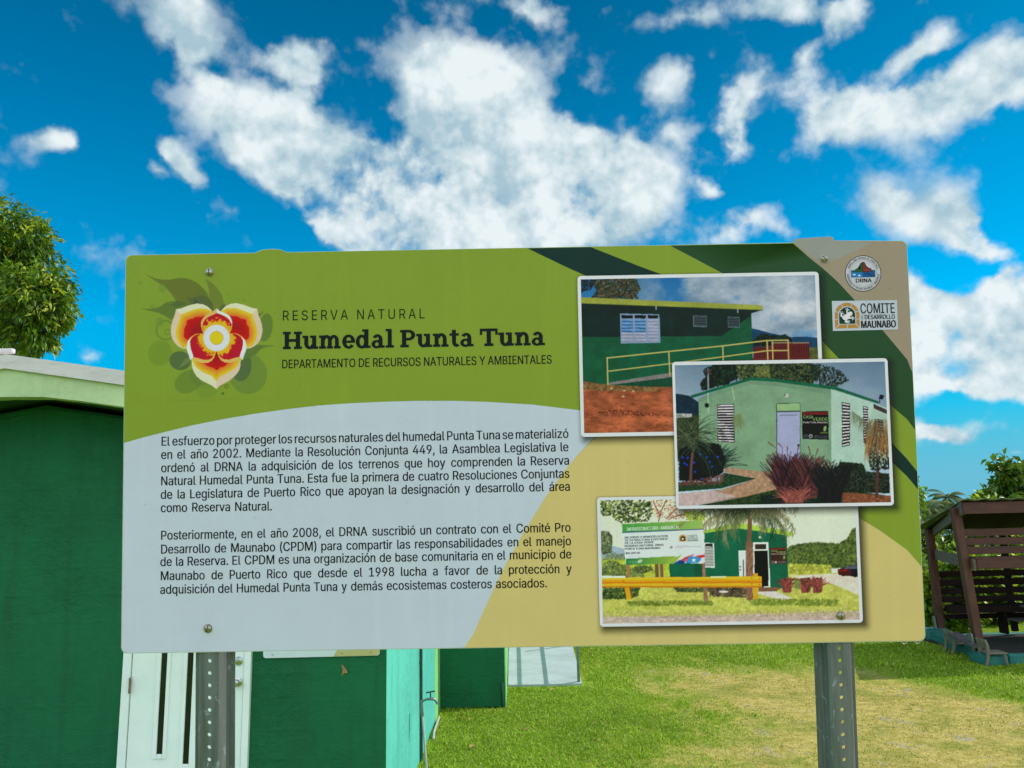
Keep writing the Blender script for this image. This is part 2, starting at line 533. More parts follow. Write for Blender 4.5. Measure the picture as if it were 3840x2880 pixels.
def dryness(x, y):
    xl = np.interp(y, [0, 7, 9.5, 12.3, 14], [1.0, 1.12, 1.65, 1.95, 2.2])
    yf = np.interp(x, [0, 2, 3.5, 5, 5.5, 6.2, 7, 10], [12.3, 12.7, 13.0, 12.4, 11.0, 9.5, 9.0, 8.6])
    d = np.minimum((x - xl) / 0.55, (yf - y) / 0.7)
    d = d + (fbm(x * 1.1, y * 0.9, 11) - 0.5) * 5.0 + (fbm(x * 5.5, y * 2.6, 12, 4) - 0.5) * 2.6
    return sstep(-1.5, 2.9, d)


gx = np.concatenate([-np.geomspace(3000, 3.2, 26), np.arange(-3, 12.01, 0.1), np.geomspace(12.4, 3000, 24)])
gy = np.concatenate([-np.geomspace(300, 2, 12), np.arange(-1, 24.01, 0.1), np.geomspace(24.5, 160, 40)])
GX, GY = np.meshgrid(gx, gy)
dry = dryness(GX, GY)
V = np.stack([GX, GY, height(GX, GY)], -1).reshape(-1, 3)
ny_, nx_ = GX.shape
idx = np.arange(nx_ * ny_).reshape(ny_, nx_)
Fq = np.stack([idx[:-1, :-1], idx[:-1, 1:], idx[1:, 1:], idx[1:, :-1]], -1).reshape(-1, 4)
me = raw_mesh('ground', V, Fq, np.repeat(dry.reshape(-1, 1), 3, 1))
me.shade_smooth()
mg, N, out = new_mat('lawn')
tc = N.n('ShaderNodeTexCoord').outputs['Object']
at = N.n('ShaderNodeAttribute', attribute_name='Col').outputs['Fac']
na = N.noise(tc, 1.2, 7, 0.65).outputs['Fac']
nb = N.noise(tc, 9.0, 8, 0.7, 0.5).outputs['Fac']
nc = N.noise(N.n('ShaderNodeMapping', {'Vector': tc, 'Scale': (1, 1, 1)}).outputs[0], 48.0, 5, 0.7).outputs['Fac']
green = N.mix(N.ramp(nb, 0.3, 0.7), (0.12, 0.20, 0.008), (0.25, 0.37, 0.02))
straw = N.mix(N.ramp(nb, 0.32, 0.68), (0.33, 0.265, 0.058), (0.58, 0.45, 0.14))
straw = N.mix(N.ramp(na, 0.47, 0.62, 0, 0.75), straw, (0.22, 0.24, 0.035))
ng = N.noise(N.n('ShaderNodeMapping', {'Vector': tc, 'Scale': (1.6, 3.2, 1)}).outputs[0], 2.4, 8, 0.72, 0.8).outputs['Fac']
straw = N.mix(N.ramp(ng, 0.5, 0.66, 0, 0.7), straw, (0.42, 0.33, 0.13))
straw = N.mix(N.ramp(ng, 0.46, 0.36, 0, 0.6), straw, (0.17, 0.19, 0.03))
nd_ = N.noise(tc, 2.3, 8, 0.7, 0.6).outputs['Fac']
bare = N.mix(N.ramp(nc, 0.3, 0.7), (0.30, 0.25, 0.17), (0.46, 0.40, 0.30))
straw = N.mix(N.ramp(nd_, 0.57, 0.66, 0, 0.85), straw, bare)
c = N.mix(at, green, straw)
c = N.mix(N.ramp(nc, 0.62, 0.78, 0, 0.35), c, (0.08, 0.085, 0.015))
b = N.n('ShaderNodeBsdfPrincipled', {'Base Color': c, 'Roughness': 0.95, 'Specular IOR Level': 0.1})
bp = N.n('ShaderNodeBump', {'Height': N.math('ADD', nb, nc), 'Strength': 0.6, 'Distance': 0.04})
N.t.links.new(bp.outputs[0], b.inputs['Normal'])
N.t.links.new(b.outputs[0], out.inputs[0])
tag(mesh_obj('ground', me, mg), kind='structure')

msea, N, out = new_mat('sea')
tc = N.n('ShaderNodeTexCoord').outputs['Object']
b = N.n('ShaderNodeBsdfPrincipled', {'Base Color': (0.02, 0.14, 0.26, 1), 'Roughness': 0.35, 'Specular IOR Level': 0.3})
bp = N.n('ShaderNodeBump', {'Height': N.noise(tc, 0.3, 6).outputs['Fac'], 'Strength': 0.5, 'Distance': 0.5})
N.t.links.new(bp.outputs[0], b.inputs['Normal'])
N.t.links.new(b.outputs[0], out.inputs[0])
me = raw_mesh('sea', [(-9000, 120, -5), (9000, 120, -5), (9000, 12000, -5), (-9000, 12000, -5)], [(0, 1, 2, 3)])
tag(mesh_obj('sea', me, msea), kind='structure')


# grass blades on the lawn: nobody could count them
def grass():
    Vs, Cs = [], []

    def batch(n, x0, x1, y0, y1, hmin, hmax, w, want_dry):
        x = rng.uniform(x0, x1, n)
        y = rng.uniform(y0, y1, n)
        d = dryness(x, y)
        keep = (rng.uniform(0, 1, n) < (d if want_dry else (1 - d) ** 1.4))
        keep &= ~((x < -0.97) & (y > 5.9) & (y < 16))
        keep &= ~((x < -0.16) & (y > 10.0) & (y < 16))
        keep &= ~((x > -0.2) & (x < 0.98) & (y > 11.2) & (y < 17))
        keep &= ~((x > 7.15) & (y > 12.0) & (y < 15))
        px = W_PX / 2 + F_PX * x / y
        keep &= (px > 385) & (px < 1080)
        x, y = x[keep], y[keep]
        clump = np.clip(0.5 + 1.5 * (fbm(x * 1.7, y * 1.7, 31, 4) - 0.5), 0, 1)
        m = len(x)
        z = height(x, y) - 0.004
        h = rng.uniform(hmin, hmax, m) * (0.55 + 0.9 * clump) * (1 if want_dry else 1 - 0.7 * dryness(x, y))
        a = rng.uniform(0, 2 * np.pi, m)
        lean = rng.uniform(0.3, 1.5, m) * h
        la = rng.uniform(0, 2 * np.pi, m)
        wx, wy = np.cos(a) * w / 2, np.sin(a) * w / 2
        lx, ly = np.cos(la) * lean, np.sin(la) * lean
        P = np.empty((m, 5, 3))
        P[:, 0] = np.stack([x - wx, y - wy, z], -1)
        P[:, 1] = np.stack([x + wx, y + wy, z], -1)
        P[:, 2] = np.stack([x + wx * .8 + lx * .35, y + wy * .8 + ly * .35, z + h * .6], -1)
        P[:, 3] = np.stack([x - wx * .8 + lx * .35, y - wy * .8 + ly * .35, z + h * .6], -1)
        P[:, 4] = np.stack([x + lx, y + ly, z + h * (0.95 - 0.25 * lean / h)], -1)
        if want_dry:
            c0, c1 = np.array([0.31, 0.285, 0.05]), np.array([0.54, 0.47, 0.13])
            t = rng.uniform(0, 1, (m, 1))
            c = c0 + (c1 - c0) * t
            g = rng.uniform(0, 1, m) < 0.5
            c[g] = np.array([0.20, 0.25, 0.035]) * rng.uniform(0.8, 1.3, (g.sum(), 1))
        else:
            c0, c1 = np.array([0.14, 0.245, 0.006]), np.array([0.44, 0.60, 0.04])
            t = np.clip(rng.normal(0.45, 0.25, (m, 1)) + (clump[:, None] - 0.5) * 0.5, 0, 1)
            c = c0 + (c1 - c0) * t
            s = rng.uniform(0, 1, m) < 0.06
            c[s] = np.array([0.5, 0.46, 0.16])
        Vs.append(P.reshape(-1, 3))
        Cs.append(np.repeat(c, 5, 0))
    batch(130000, -0.95, 2.6, 6.5, 11.0, 0.02, 0.06, 0.008, False)
    batch(60000, -0.5, 4.0, 11.0, 17.0, 0.02, 0.065, 0.012, False)
    batch(90000, 2.0, 8.6, 9.0, 16.0, 0.02, 0.07, 0.011, False)
    batch(60000, 1.0, 8.0, 6.5, 13.0, 0.006, 0.022, 0.008, True)
    batch(26000, 0.0, 22.0, 16.0, 26.0, 0.05, 0.14, 0.02, False)
    V = np.concatenate(Vs)
    C_ = np.concatenate(Cs)
    m = len(V) // 5
    i = np.arange(m)[:, None] * 5
    tris = np.concatenate([i + np.array([[0, 1, 2]]), i + np.array([[0, 2, 3]]), i + np.array([[3, 2, 4]])], 0)
    me = raw_mesh('grass', V, tris, C_)
    tag(mesh_obj('grass', me, M_GRASS), kind='stuff', label='short green and straw coloured lawn grass', cat='grass')


grass()

# ------------------------------------------------------------------ green house on the left
HY, HX, HB = 6.0, -0.985, 10.15          # front wall, right wall, end of the right wall
RX, RZ, SL = -3.69, 3.555, 0.165         # ridge
house = empty('green_house', (-3.6, HY, 0))
tag(house, 'dark green painted house with turquoise side wall and grey edged gable roof', 'house')


def hp(o):
    o.parent = house
    o.matrix_parent_inverse = Matrix.Translation(house.location).inverted()
    return o


def roofz(x):
    return RZ - SL * abs(x - RX)


XL = -6.4
mb = MB()                                 # front wall (gable)
mb.prism([(XL, 0), (HX, 0), (HX, roofz(HX) - 0.30), (RX, RZ - 0.30), (XL, roofz(XL) - 0.30)], 'y', HY, HY + 0.15)
hp(mb.build('front_wall', M_GREEN))
mb = MB()
mb.box(HX - 0.15, HX + 0.002, HY + 0.003, 9.45, -0.1, roofz(HX) - 0.32)
hp(mb.build('side_wall', M_TURQ))
mb = MB()
mb.box(HX - 0.15, HX + 0.004, 9.452, HB + 0.05, -0.1, roofz(HX) - 0.32)
o = hp(mb.build('corner_strip', M_LIME))
o['label'] = 'light green painted strip at the end of the side wall'
mb = MB()
mb.box(XL, XL + 0.15, HY + 0.151, 15.9, -0.1, roofz(XL) - 0.32)
mb.box(XL + 0.151, HX - 0.151, 15.75, 15.9, -0.1, 2.7)
hp(mb.build('rear_wall', M_GREEN))
# roof: slab with pale green barge face and grey coping on top
RY0, RY1 = 5.5, 16.3
XE0, XE1 = XL - 0.5, HX + 0.42


def roof_band(top, bot, y0, y1, name, mat, bow=0.0):
    xs = np.concatenate([np.linspace(XE0, RX, 12), np.linspace(RX, XE1, 12)[1:]])
    tp = [(x, roofz(x) - top) for x in xs]
    bt = [(x, roofz(x) - bot + (bow * max(0, 1 - abs(x - RX) / 0.35) * -1)) for x in xs]
    mb = MB()
    mb.prism(tp + bt[::-1], 'y', y0, y1)
    return hp(mb.build(name, mat))


roof_band(0.0, 0.105, RY0 - 0.03, RY1, 'roof_coping', M_COPING)
roof_band(0.106, 0.262, RY0, RY0 + 0.14, 'barge_board', M_FASCIA, bow=0.05)
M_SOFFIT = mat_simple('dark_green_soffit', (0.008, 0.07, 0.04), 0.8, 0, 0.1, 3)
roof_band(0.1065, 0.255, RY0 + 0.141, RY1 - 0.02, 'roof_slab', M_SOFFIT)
# thin moulding under the slab
mb = MB()
xs = np.linspace(XL, HX, 30)
pr = [(x, roofz(x) - 0.30 + (-0.02)) for x in xs]
mb.prism(pr + [(x, z - 0.025) for x, z in pr[::-1]], 'y', HY - 0.02, HY - 0.001)
hp(mb.build('wall_moulding', M_GREEN))
# white roof fixture seen over the ridge
pa, pb = onY(46, 1305, 7.4), onY(46, 1323, 7.4)
mb = MB()
mb.box(pa[0] - 1.2, pa[0], 7.4, 7.46, pb[2], pa[2], 0.01)
mb.box(pa[0] - 0.9, pa[0] - 0.82, 7.4, 7.45, 3.1, pb[2] - 0.001)
o = hp(mb.build('roof_platform', M_COPING))

# door ------------------------------------------------------------
FL, FR, DZ0, DZ1 = -2.935, -1.985, 0.2, 2.36
mb = MB()
mb.box(FL, FL + 0.06, HY - 0.035, HY + 0.05, DZ0, DZ1 + 0.06, 0.004)
mb.box(FR - 0.05, FR, HY - 0.035, HY + 0.05, DZ0, DZ1 + 0.06, 0.004)
mb.box(FL + 0.061, FR - 0.051, HY - 0.034, HY + 0.05, DZ1, DZ1 + 0.06, 0.004)
mb.box(FL - 0.1, FR + 0.1, HY - 0.35, HY - 0.001, -0.05, DZ0 - 0.003, 0.01)
door_frame = hp(mb.build('door_frame', M_WHITE))
mb = MB()
mb.box(FL + 0.066, FR - 0.055, HY - 0.022, HY - 0.003, DZ0 + 0.01, DZ1 - 0.006, 0.003)
door = hp(mb.build('door', M_WHITE))


def door_part(mb, name, mat, sm=None):
    o = mb.build(name, mat, sm=sm)
    o.parent = door
    o.matrix_parent_inverse = door.matrix_basis.inverted() @ Matrix.Translation(house.location)
    o.matrix_parent_inverse = Matrix.Identity(4)
    return o


def zc(X0, s, x, y):                     # crop pixel -> photo pixel (crop origin X0, scale s)
    return (X0[0] + x * s, X0[1] + y * s)


for (xl, xr, yb, ol, or_, oyb) in ((362, 416, 1530, 316, 448, 1576), (602, 656, 1620, 562, 716, 1666)):
    s = 900 / 2196
    a = onY(*zc((440, 2200), s, xl, yb), HY - 0.02)
    b_ = onY(*zc((440, 2200), s, xr, yb), HY - 0.02)
    c_ = onY(*zc((440, 2200), s, ol, oyb), HY - 0.02)
    d_ = onY(*zc((440, 2200), s, or_, oyb), HY - 0.02)
    gx0, gx1, gz0, gz1 = a[0], b_[0], a[2], 2.1
    ox0, ox1, oz0, oz1 = c_[0], d_[0], c_[2], 2.1 + (a[2] - c_[2])
    mb = MB()
    mb.box(gx0, gx1, HY - 0.0245, HY - 0.0225, gz0, gz1)
    g = door_part(mb, 'glass_strip', M_GLASS)
    mb = MB()
    yb0, yb1 = HY - 0.036, HY - 0.0223
    w = 0.020
    mb.box(ox0, gx0, yb0, yb1, oz0, oz1, 0.006)
    mb.box(gx1, ox1, yb0, yb1, oz0, oz1, 0.006)
    mb.box(gx0 + 0.0005, gx1 - 0.0005, yb0 + 0.0005, yb1, oz0, gz0, 0.006)
    mb.box(gx0 + 0.0005, gx1 - 0.0005, yb0 + 0.0005, yb1, gz1, oz1, 0.006)
    door_part(mb, 'strip_moulding', M_WHITE)
MY = Matrix.Rotation(math.radians(90), 4, 'X')
for i, (X, Y, r) in enumerate(((895, 2478, 0.031), (893, 2557, 0.033))):
    p = onY(X, Y, HY - 0.022)
    mb = MB()
    Mx = Matrix.Translation(Vector([float(v) for v in p])) @ MY
    if i == 0:
        mb.lathe([(r, 0), (r, 0.012), (r * .8, 0.018), (r * .5, 0.02), (r * .45, 0.026), (r * .2, 0.027)], 24, Mx)
        door_part(mb, 'deadbolt', M_STEEL, 30)
    else:
        mb.lathe([(r, 0), (r, 0.008), (r * .55, 0.016), (r * .45, 0.03), (r * .8, 0.042), (r * .9, 0.055), (r * .7, 0.066), (r * .3, 0.07)], 24, Mx)
        door_part(mb, 'door_knob', M_STEEL, 30)
p = onY(488, 2570, HY - 0.04)
mb = MB()
mb.tube([(p[0], HY - 0.045, p[2] - 0.055), (p[0], HY - 0.045, p[2] + 0.055)], 0.009, 10)
door_part(mb, 'hinge', mat_simple('rusty_hinge', (0.25, 0.16, 0.12), 0.6, 0.6, 0.3, 30))

# downpipe on the side wall (part of the house)
mb = MB()
yp = 7.98
mb.tube([(HX + 0.020, yp, 0.0), (HX + 0.020, yp, 2.7)], 0.0145, 10)
mb.box(HX + 0.0045, HX + 0.03, yp - 0.012, yp + 0.012, 0.9, 0.93)
mb.box(HX + 0.0045, HX + 0.03, yp - 0.012, yp + 0.012, 2.2, 2.23)
hp(mb.build('downpipe', M_DARKPIPE, sm=40))

# annex block at the end of the side wall
AX0, AX1 = HX + 0.006, -0.178
annex = MB().box(AX0, AX1, 10.06, 15.7, 0.02, 2.66, 0.006).build('green_annex', M_GREEN)
hp(annex)
annex.name = 'annex'
mb = MB()
mb.box(AX1 + 0.0005, AX1 + 0.012, 10.064, 15.6, 0.0, 2.6)
o = hp(mb.build('annex_side', M_LIME))
mb = MB()
mb.tube([(AX1 - 0.03, 10.04, 0.02), (AX1 - 0.03, 10.04, 0.26), (AX1 - 0.03, 10.055, 0.30)], 0.016, 8)
hp(mb.build('drain_pipe', M_DARKPIPE, sm=40))

# board sign on the house wall, its lower edge showing
ws = empty('wall_sign', (-1.45, HY - 0.012, 1.5))
tag(ws, 'small white and tan sign board fixed to the dark green house wall', 'sign')
WX0, WX1, WZ0, WZ1 = -1.9, -1.032, 1.309, 1.80


def rrect(x0, x1, z0, z1, r, n=6):
    pts = []
    for (cx, cz, a0) in ((x1 - r, z1 - r, 0), (x0 + r, z1 - r, 90), (x0 + r, z0 + r, 180), (x1 - r, z0 + r, 270)):
        for k in range(n + 1):
            a = math.radians(a0 + 90 * k / n)
            pts.append((cx + r * math.cos(a), cz + r * math.sin(a)))
    return pts


def wsp(mb, name, mat, sm=None):
    o = mb.build(name, mat, sm=sm)
    o.parent = ws
    o.matrix_parent_inverse = Matrix.Translation(ws.location).inverted()
    return o


M_SIGNW = mat_simple('printed_white', (0.66, 0.72, 0.76), 0.45, 0, 0.03, 4, dirt=(0.4, 0.42, 0.42), dirt_amt=0.15, dscale=8)
M_SIGNT = mat_simple('printed_tan', (0.52, 0.47, 0.20), 0.45, 0, 0.03, 4)
M_SIGNG = mat_simple('printed_green', (0.2, 0.33, 0.05), 0.45, 0, 0.03, 4)
wsp(MB().prism(rrect(WX0, WX1, WZ0, WZ1, 0.022), 'y', HY - 0.016, HY - 0.012), 'sign_panel', M_SIGNW)
mb = MB()
mb.prism([(-1.375, WZ0 + 0.001), (WX1 - 0.022, WZ0 + 0.001), (WX1 - 0.004, WZ0 + 0.015), (WX1 - 0.001, WZ0 + 0.03), (WX1 - 0.001, WZ1 - 0.2), (-1.22, WZ1 - 0.2)], 'y', HY - 0.0168, HY - 0.0161)
wsp(mb, 'tan_print', M_SIGNT)
mb = MB()
mb.prism([(WX0 + 0.001, WZ1 - 0.19), (WX1 - 0.001, WZ1 - 0.16), (WX1 - 0.001, WZ1 - 0.03), (WX1 - 0.03, WZ1 - 0.001), (WX0 + 0.03, WZ1 - 0.001), (WX0 + 0.001, WZ1 - 0.03)], 'y', HY - 0.0168, HY - 0.0161)
wsp(mb, 'green_print', M_SIGNG)
for (x, z) in ((-1.83, 1.333), (-1.31, 1.333), (-1.10, 1.333)):
    mb = MB()
    mb.lathe([(0.006, 0), (0.005, 0.003), (0.002, 0.004)], 10, Matrix.Translation((x, HY - 0.0169, z)) @ MY)
    wsp(mb, 'screw', M_BRASS)

# dry leaf stuck on the wall
p = onY(1291, 2511, HY - 0.006)
mb = MB()
q = [Vector((float(p[0]) + dx, HY - 0.004 - dy, float(p[2]) + dz)) for dx, dy, dz in
     ((-.022, .0, .035), (-.004, .012, .03), (.018, .006, .0), (.028, .012, -.024), (.004, .004, -.022), (-.02, .0, -.045), (-.012, .01, 0.0))]
mb.bm.faces.new([mb.bm.verts.new(v) for v in q])
o = mb.build('dry_leaf', M_DEADLEAF)
tag(o, 'curled brown leaf stuck on the dark green wall under the small sign', 'leaf')

# standpipe with tap
tapx, tapy = -0.80, 7.32
p0 = onZ(1611, 2862, 0.0)
p1 = onY(1579, 2668, 7.3)
base = np.array([p1[0] + 0.075, 7.22, height(p1[0], 7.2) - 0.05])
tap = empty('standpipe_tap', tuple(float(v) for v in base))
tag(tap, 'garden tap on a leaning white riser pipe beside the turquoise wall', 'tap')


def tp(mb, name, mat, sm=40):
    o = mb.build(name, mat, sm=sm)
    o.parent = tap
    o.matrix_parent_inverse = Matrix.Translation(tap.location).inverted()
    return o


tx, ty, tz = [float(v) for v in p1]
tp(MB().tube([tuple(base), (tx + 0.012, ty, tz - 0.03)], 0.0105, 10), 'riser_pipe', M_PVC)
tp(MB().tube([(tx + 0.012, ty, tz - 0.04), (tx + 0.005, ty, tz + 0.005), (tx, ty, tz + 0.075), (tx + 0.008, ty, tz + 0.09)], 0.016, 10).tube([(tx - 0.004, ty, tz + 0.0), (tx + 0.016, ty, tz + 0.004)], 0.022, 8), 'pipe_elbow', M_PIPE)
tp(MB().tube([(tx, ty, tz + 0.085), (tx + 0.05, ty, tz + 0.102), (tx + 0.10, ty, tz + 0.106), (tx + 0.128, ty, tz + 0.095), (tx + 0.142, ty, tz + 0.07), (tx + 0.145, ty, tz + 0.058)],
              [0.010, 0.010, 0.014, 0.013, 0.010, 0.011], 10), 'spout', M_PIPE)
tp(MB().tube([(tx + 0.085, ty, tz + 0.11), (tx + 0.085, ty, tz + 0.16)], 0.006, 8).tube([(tx + 0.045, ty, tz + 0.158), (tx + 0.085, ty, tz + 0.165), (tx + 0.125, ty, tz + 0.170)], [0.007, 0.006, 0.007], 8),
   'tap_handle', M_DARKPIPE)

# white pipe lying along the wall foot
pp = [onZ(1647, 2690, 0.05), onZ(1638, 2715, 0.05), onZ(1629, 2742, 0.05), onZ(1625, 2772, 0.045)]
tag(MB().tube(pp, 0.012, 8).build('white_pipe', M_PVC, sm=40), 'short white pipe lying in the grass at the foot of the turquoise wall', 'pipe')

# ------------------------------------------------------------------ concrete ramp with rail
ramp = empty('concrete_ramp', (0.4, 11.3, 0))
tag(ramp, 'pale concrete ramp rising beside the green house with a thin grey rail', 'ramp')
RT = math.tan(math.radians(8.5))


def rp(mb, name, mat, sm=None):
    o = mb.build(name, mat, sm=sm)
    o.parent = ramp
    o.matrix_parent_inverse = Matrix.Translation(ramp.location).inverted()
    return o


RF, RB = 11.32, 16.0
RX0, RX1 = AX1 + 0.02, 0.88


def rz_(y):
    return 0.028 + (y - RF) * RT


mb = MB()
mb.hexa([(RX0, RF, -0.05), (RX1, RF, -0.05), (RX1, RB, -0.05), (RX0, RB, -0.05), (RX0, RF, 0.028), (RX1, RF, 0.028), (RX1, RB, rz_(RB)), (RX0, RB, rz_(RB))], 0.008)
rp(mb, 'ramp_slab', M_CONC)
for zz, nm in ((0.90, 'top_rail'), (0.50, 'middle_rail')):
    rp(MB().tube([(RX1 - 0.04, RF + 0.06, rz_(RF) + zz), (RX1 - 0.04, RB, rz_(RB) + zz)], 0.024, 10), nm, M_PIPE, 40)
for y in (RF + 0.06, 13.3, 15.4):
    rp(MB().tube([(RX1 - 0.04, y, rz_(y) - 0.02), (RX1 - 0.04, y, rz_(y) + 0.925)], 0.022, 10), 'rail_post', M_PIPE, 40)
# low bar frame further up the ramp
yb = 12.98
rp(MB().tube([(0.06, yb, rz_(yb) + 0.012), (0.775, yb, rz_(yb) + 0.012)], 0.012, 8).tube([(0.775, yb, rz_(yb) + 0.0), (0.775, yb, rz_(yb) + 0.7)], 0.016, 8), 'kick_bar', M_PIPE, 40)

# ------------------------------------------------------------------ trees and bushes
def unit(v):
    return v / np.maximum(np.linalg.norm(v, axis=-1, keepdims=True), 1e-9)


def crown_mesh(name, lobes, n_cl, per, L, Wd, cols, droop=0.35, seed=1, shell=0.28, spread=0.9, cl_r=0.14):
    """leaf-sized faces in clusters through ellipsoid lobes (cx,cy,cz,rx,ry,rz)"""
    r = np.random.default_rng(seed)
    lobes = np.array(lobes, float)
    vol = lobes[:, 3] * lobes[:, 4] * lobes[:, 5]
    which = r.choice(len(lobes), n_cl, p=vol ** 0.75 / (vol ** 0.75).sum())
    d = unit(r.normal(size=(n_cl, 3)))
    rad = r.uniform(0, 1, (n_cl, 1)) ** shell
    wob = 0.82 + 0.36 * r.uniform(0, 1, (n_cl, 1))
    cc = lobes[which, :3] + d * lobes[which, 3:] * rad * wob
    t = r.uniform(0, 1, (n_cl, 1))
    ca, cb = np.array(cols[0]), np.array(cols[1])
    ccol = ca + (cb - ca) * t
    if len(cols) > 2:
        y = r.uniform(0, 1, n_cl) < 0.14
        ccol[y] = np.array(cols[2])
    n = n_cl * per
    base = np.repeat(cc, per, 0) + r.normal(size=(n, 3)) * cl_r * 0.45
    out = np.repeat(d, per, 0)
    dr = unit(out * 0.7 + r.normal(size=(n, 3)) * spread * 0.6 + np.array([0, 0, -droop]))
    side = unit(np.cross(dr, r.normal(size=(n, 3)) * 0.6 + np.array([0, 0, 1.0])))
    nrm = np.cross(side, dr)
    ll = L * r.uniform(0.6, 1.25, (n, 1))
    ww = Wd * r.uniform(0.7, 1.2, (n, 1))
    P = np.empty((n, 4, 3))
    P[:, 0] = base
    P[:, 1] = base + dr * ll * 0.42 + side * ww / 2 + nrm * ww * 0.18
    P[:, 2] = base + dr * ll + np.array([0, 0, -1]) * ll * droop * 0.5
    P[:, 3] = base + dr * ll * 0.42 - side * ww / 2 + nrm * ww * 0.18
    c = np.repeat(ccol, per, 0) * r.uniform(0.75, 1.25, (n, 1))
    i = np.arange(n)[:, None] * 4
    tris = np.concatenate([i + np.array([[0, 1, 2]]), i + np.array([[0, 2, 3]])], 0)
    return raw_mesh(name, P.reshape(-1, 3), tris, np.repeat(np.clip(c, 0, 1), 4, 0))


def tree(name, label, cat, loc, trunk, lobes, n_cl, per, L, Wd, cols, bark=None, group=None, **kw):
    root = empty(name, loc)
    tag(root, label, cat, group)
    mb = MB()
    for pts, r0, r1 in trunk:
        mb.tube(pts, r0, 9, r1)
    o = mb.build('trunk', bark or M_BARK, root, sm=50)
    mesh_obj('crown', crown_mesh('crown', lobes, n_cl, per, L, Wd, cols, **kw), M_LEAF, root)
    return root


G_MANGO = ((0.030, 0.095, 0.005), (0.20, 0.33, 0.012), (0.40, 0.46, 0.03))
G_ALMOND = ((0.04, 0.10, 0.010), (0.16, 0.25, 0.016), (0.26, 0.33, 0.02))
G_BUSH = ((0.07, 0.17, 0.008), (0.30, 0.45, 0.02), (0.52, 0.56, 0.03))


def P2(X, Y, y):                          # photo pixel (2212-wide view) at depth y
    s = 3840 / 2212
    return onY(X * s, Y * s, y)


# mango-like tree behind the house; lobes measured at depth 14
TY = 14.0


def lobe(X, Y, rX, rY, y, ry=None, base=(0, 0, 0)):
    p = P2(X, Y, y)
    k = 3840 / 2212 / 3.75 / F_PX * y
    return (p[0] - base[0], p[1] - base[1], p[2] - base[2], rX * k, ry or rX * k, rY * k)


tb = (P2(-40, 700, TY + .9)[0], TY + .9, 0)
lobes = [lobe(20, 515, 88, 62, TY + .3, base=tb), lobe(74, 522, 32, 34, TY + .3, base=tb), lobe(110, 655, 45, 60, TY, base=tb), lobe(60, 650, 95, 78, TY, base=tb),
         lobe(90, 705, 48, 48, TY, base=tb), lobe(-40, 600, 150, 140, TY + .7, base=tb), lobe(-180, 560, 170, 150, TY + 1.3, base=tb), lobe(-110, 480, 130, 90, TY + .9, base=tb),
         lobe(40, 720, 70, 42, TY + .1, base=tb), lobe(-60, 740, 130, 60, TY + .7, base=tb), lobe(116, 602, 36, 18, TY, base=tb)]
tr = [([(0, 0, -0.2), (0.05, 0, 2.2), (0.0, 0.1, 3.8), (0.1, 0, 5.6)], 0.24, 0.09), ([(0.02, 0, 3.0), (0.7, -0.2, 4.6), (1.4, -0.6, 5.6)], 0.11, 0.03),
      ([(0.0, 0, 3.2), (-0.8, 0.2, 4.8), (-1.6, 0.3, 6.2)], 0.11, 0.03), ([(0.0, 0.0, 4.2), (0.5, -0.1, 5.6), (0.8, -0.2, 6.8)], 0.07, 0.02)]
tree('mango_tree', 'large tree with dense drooping glossy leaves rising behind the green house roof', 'tree', tb, tr, lobes, 3600, 12, 0.14, 0.052, G_MANGO, droop=0.42, seed=3, cl_r=0.12, shell=0.22)

# trees right of the board, behind the shelter
def tree_px(label, xs, y, n_cl, per, L, Wd, cols, seed, base_x, name='broadleaf_tree', bark=None, **kw):
    b = (P2(base_x, 1300, y)[0], y, 0.0)
    lb = [lobe(*q, y + dy, base=b) for *q, dy in xs]
    top = max(l[2] for l in lb)
    tr = [([(0, 0, -0.2), (0.1, 0, top * 0.35), (-0.05, 0.1, top * 0.7)], 0.16, 0.05)]
    for l in lb:
        tr.append(([(0.05, 0.0, top * 0.3), (l[0] * 0.6, l[1] * 0.6, (top * 0.3 + l[2]) / 2), (l[0], l[1], l[2])], 0.06, 0.015))
    return tree(name, label, 'tree', b, tr, lb, n_cl, per, L, Wd, cols, bark, seed=seed, **kw)


tree_px('broad tree with dark rounded leaves standing tall behind the shelter roof', [(2172, 1030, 13, 22, 0), (2160, 1004, 8, 14, 0), (2206, 1058, 42, 38, .5), (2178, 1078, 36, 26, 0), (2150, 1084, 22, 12, 0), (2250, 1066, 60, 64, .6), (2250, 1140, 80, 60, .8)],
        20.0, 800, 12, 0.24, 0.14, G_ALMOND, 5, 2230, droop=0.2, cl_r=0.22)
tree_px('low yellowish tree with open crown peeking over the left end of the shelter roof', [(2126, 1097, 22, 11, 0), (2150, 1100, 30, 14, 0), (2165, 1130, 50, 30, .5)],
        18.5, 260, 12, 0.18, 0.085, G_BUSH, 6, 2150, droop=0.25, cl_r=0.2)
tree_px('slim tree with a bare pale trunk beside the right edge of the sign board', [(1978, 1050, 16, 9, 0), (1962, 1066, 24, 14, 0), (1990, 1086, 11, 9, 0), (1940, 1110, 30, 30, .3)],
        15.8, 90, 9, 0.15, 0.07, G_BUSH, 8, 1975, bark=M_PALE_BARK, droop=0.4, cl_r=0.15)


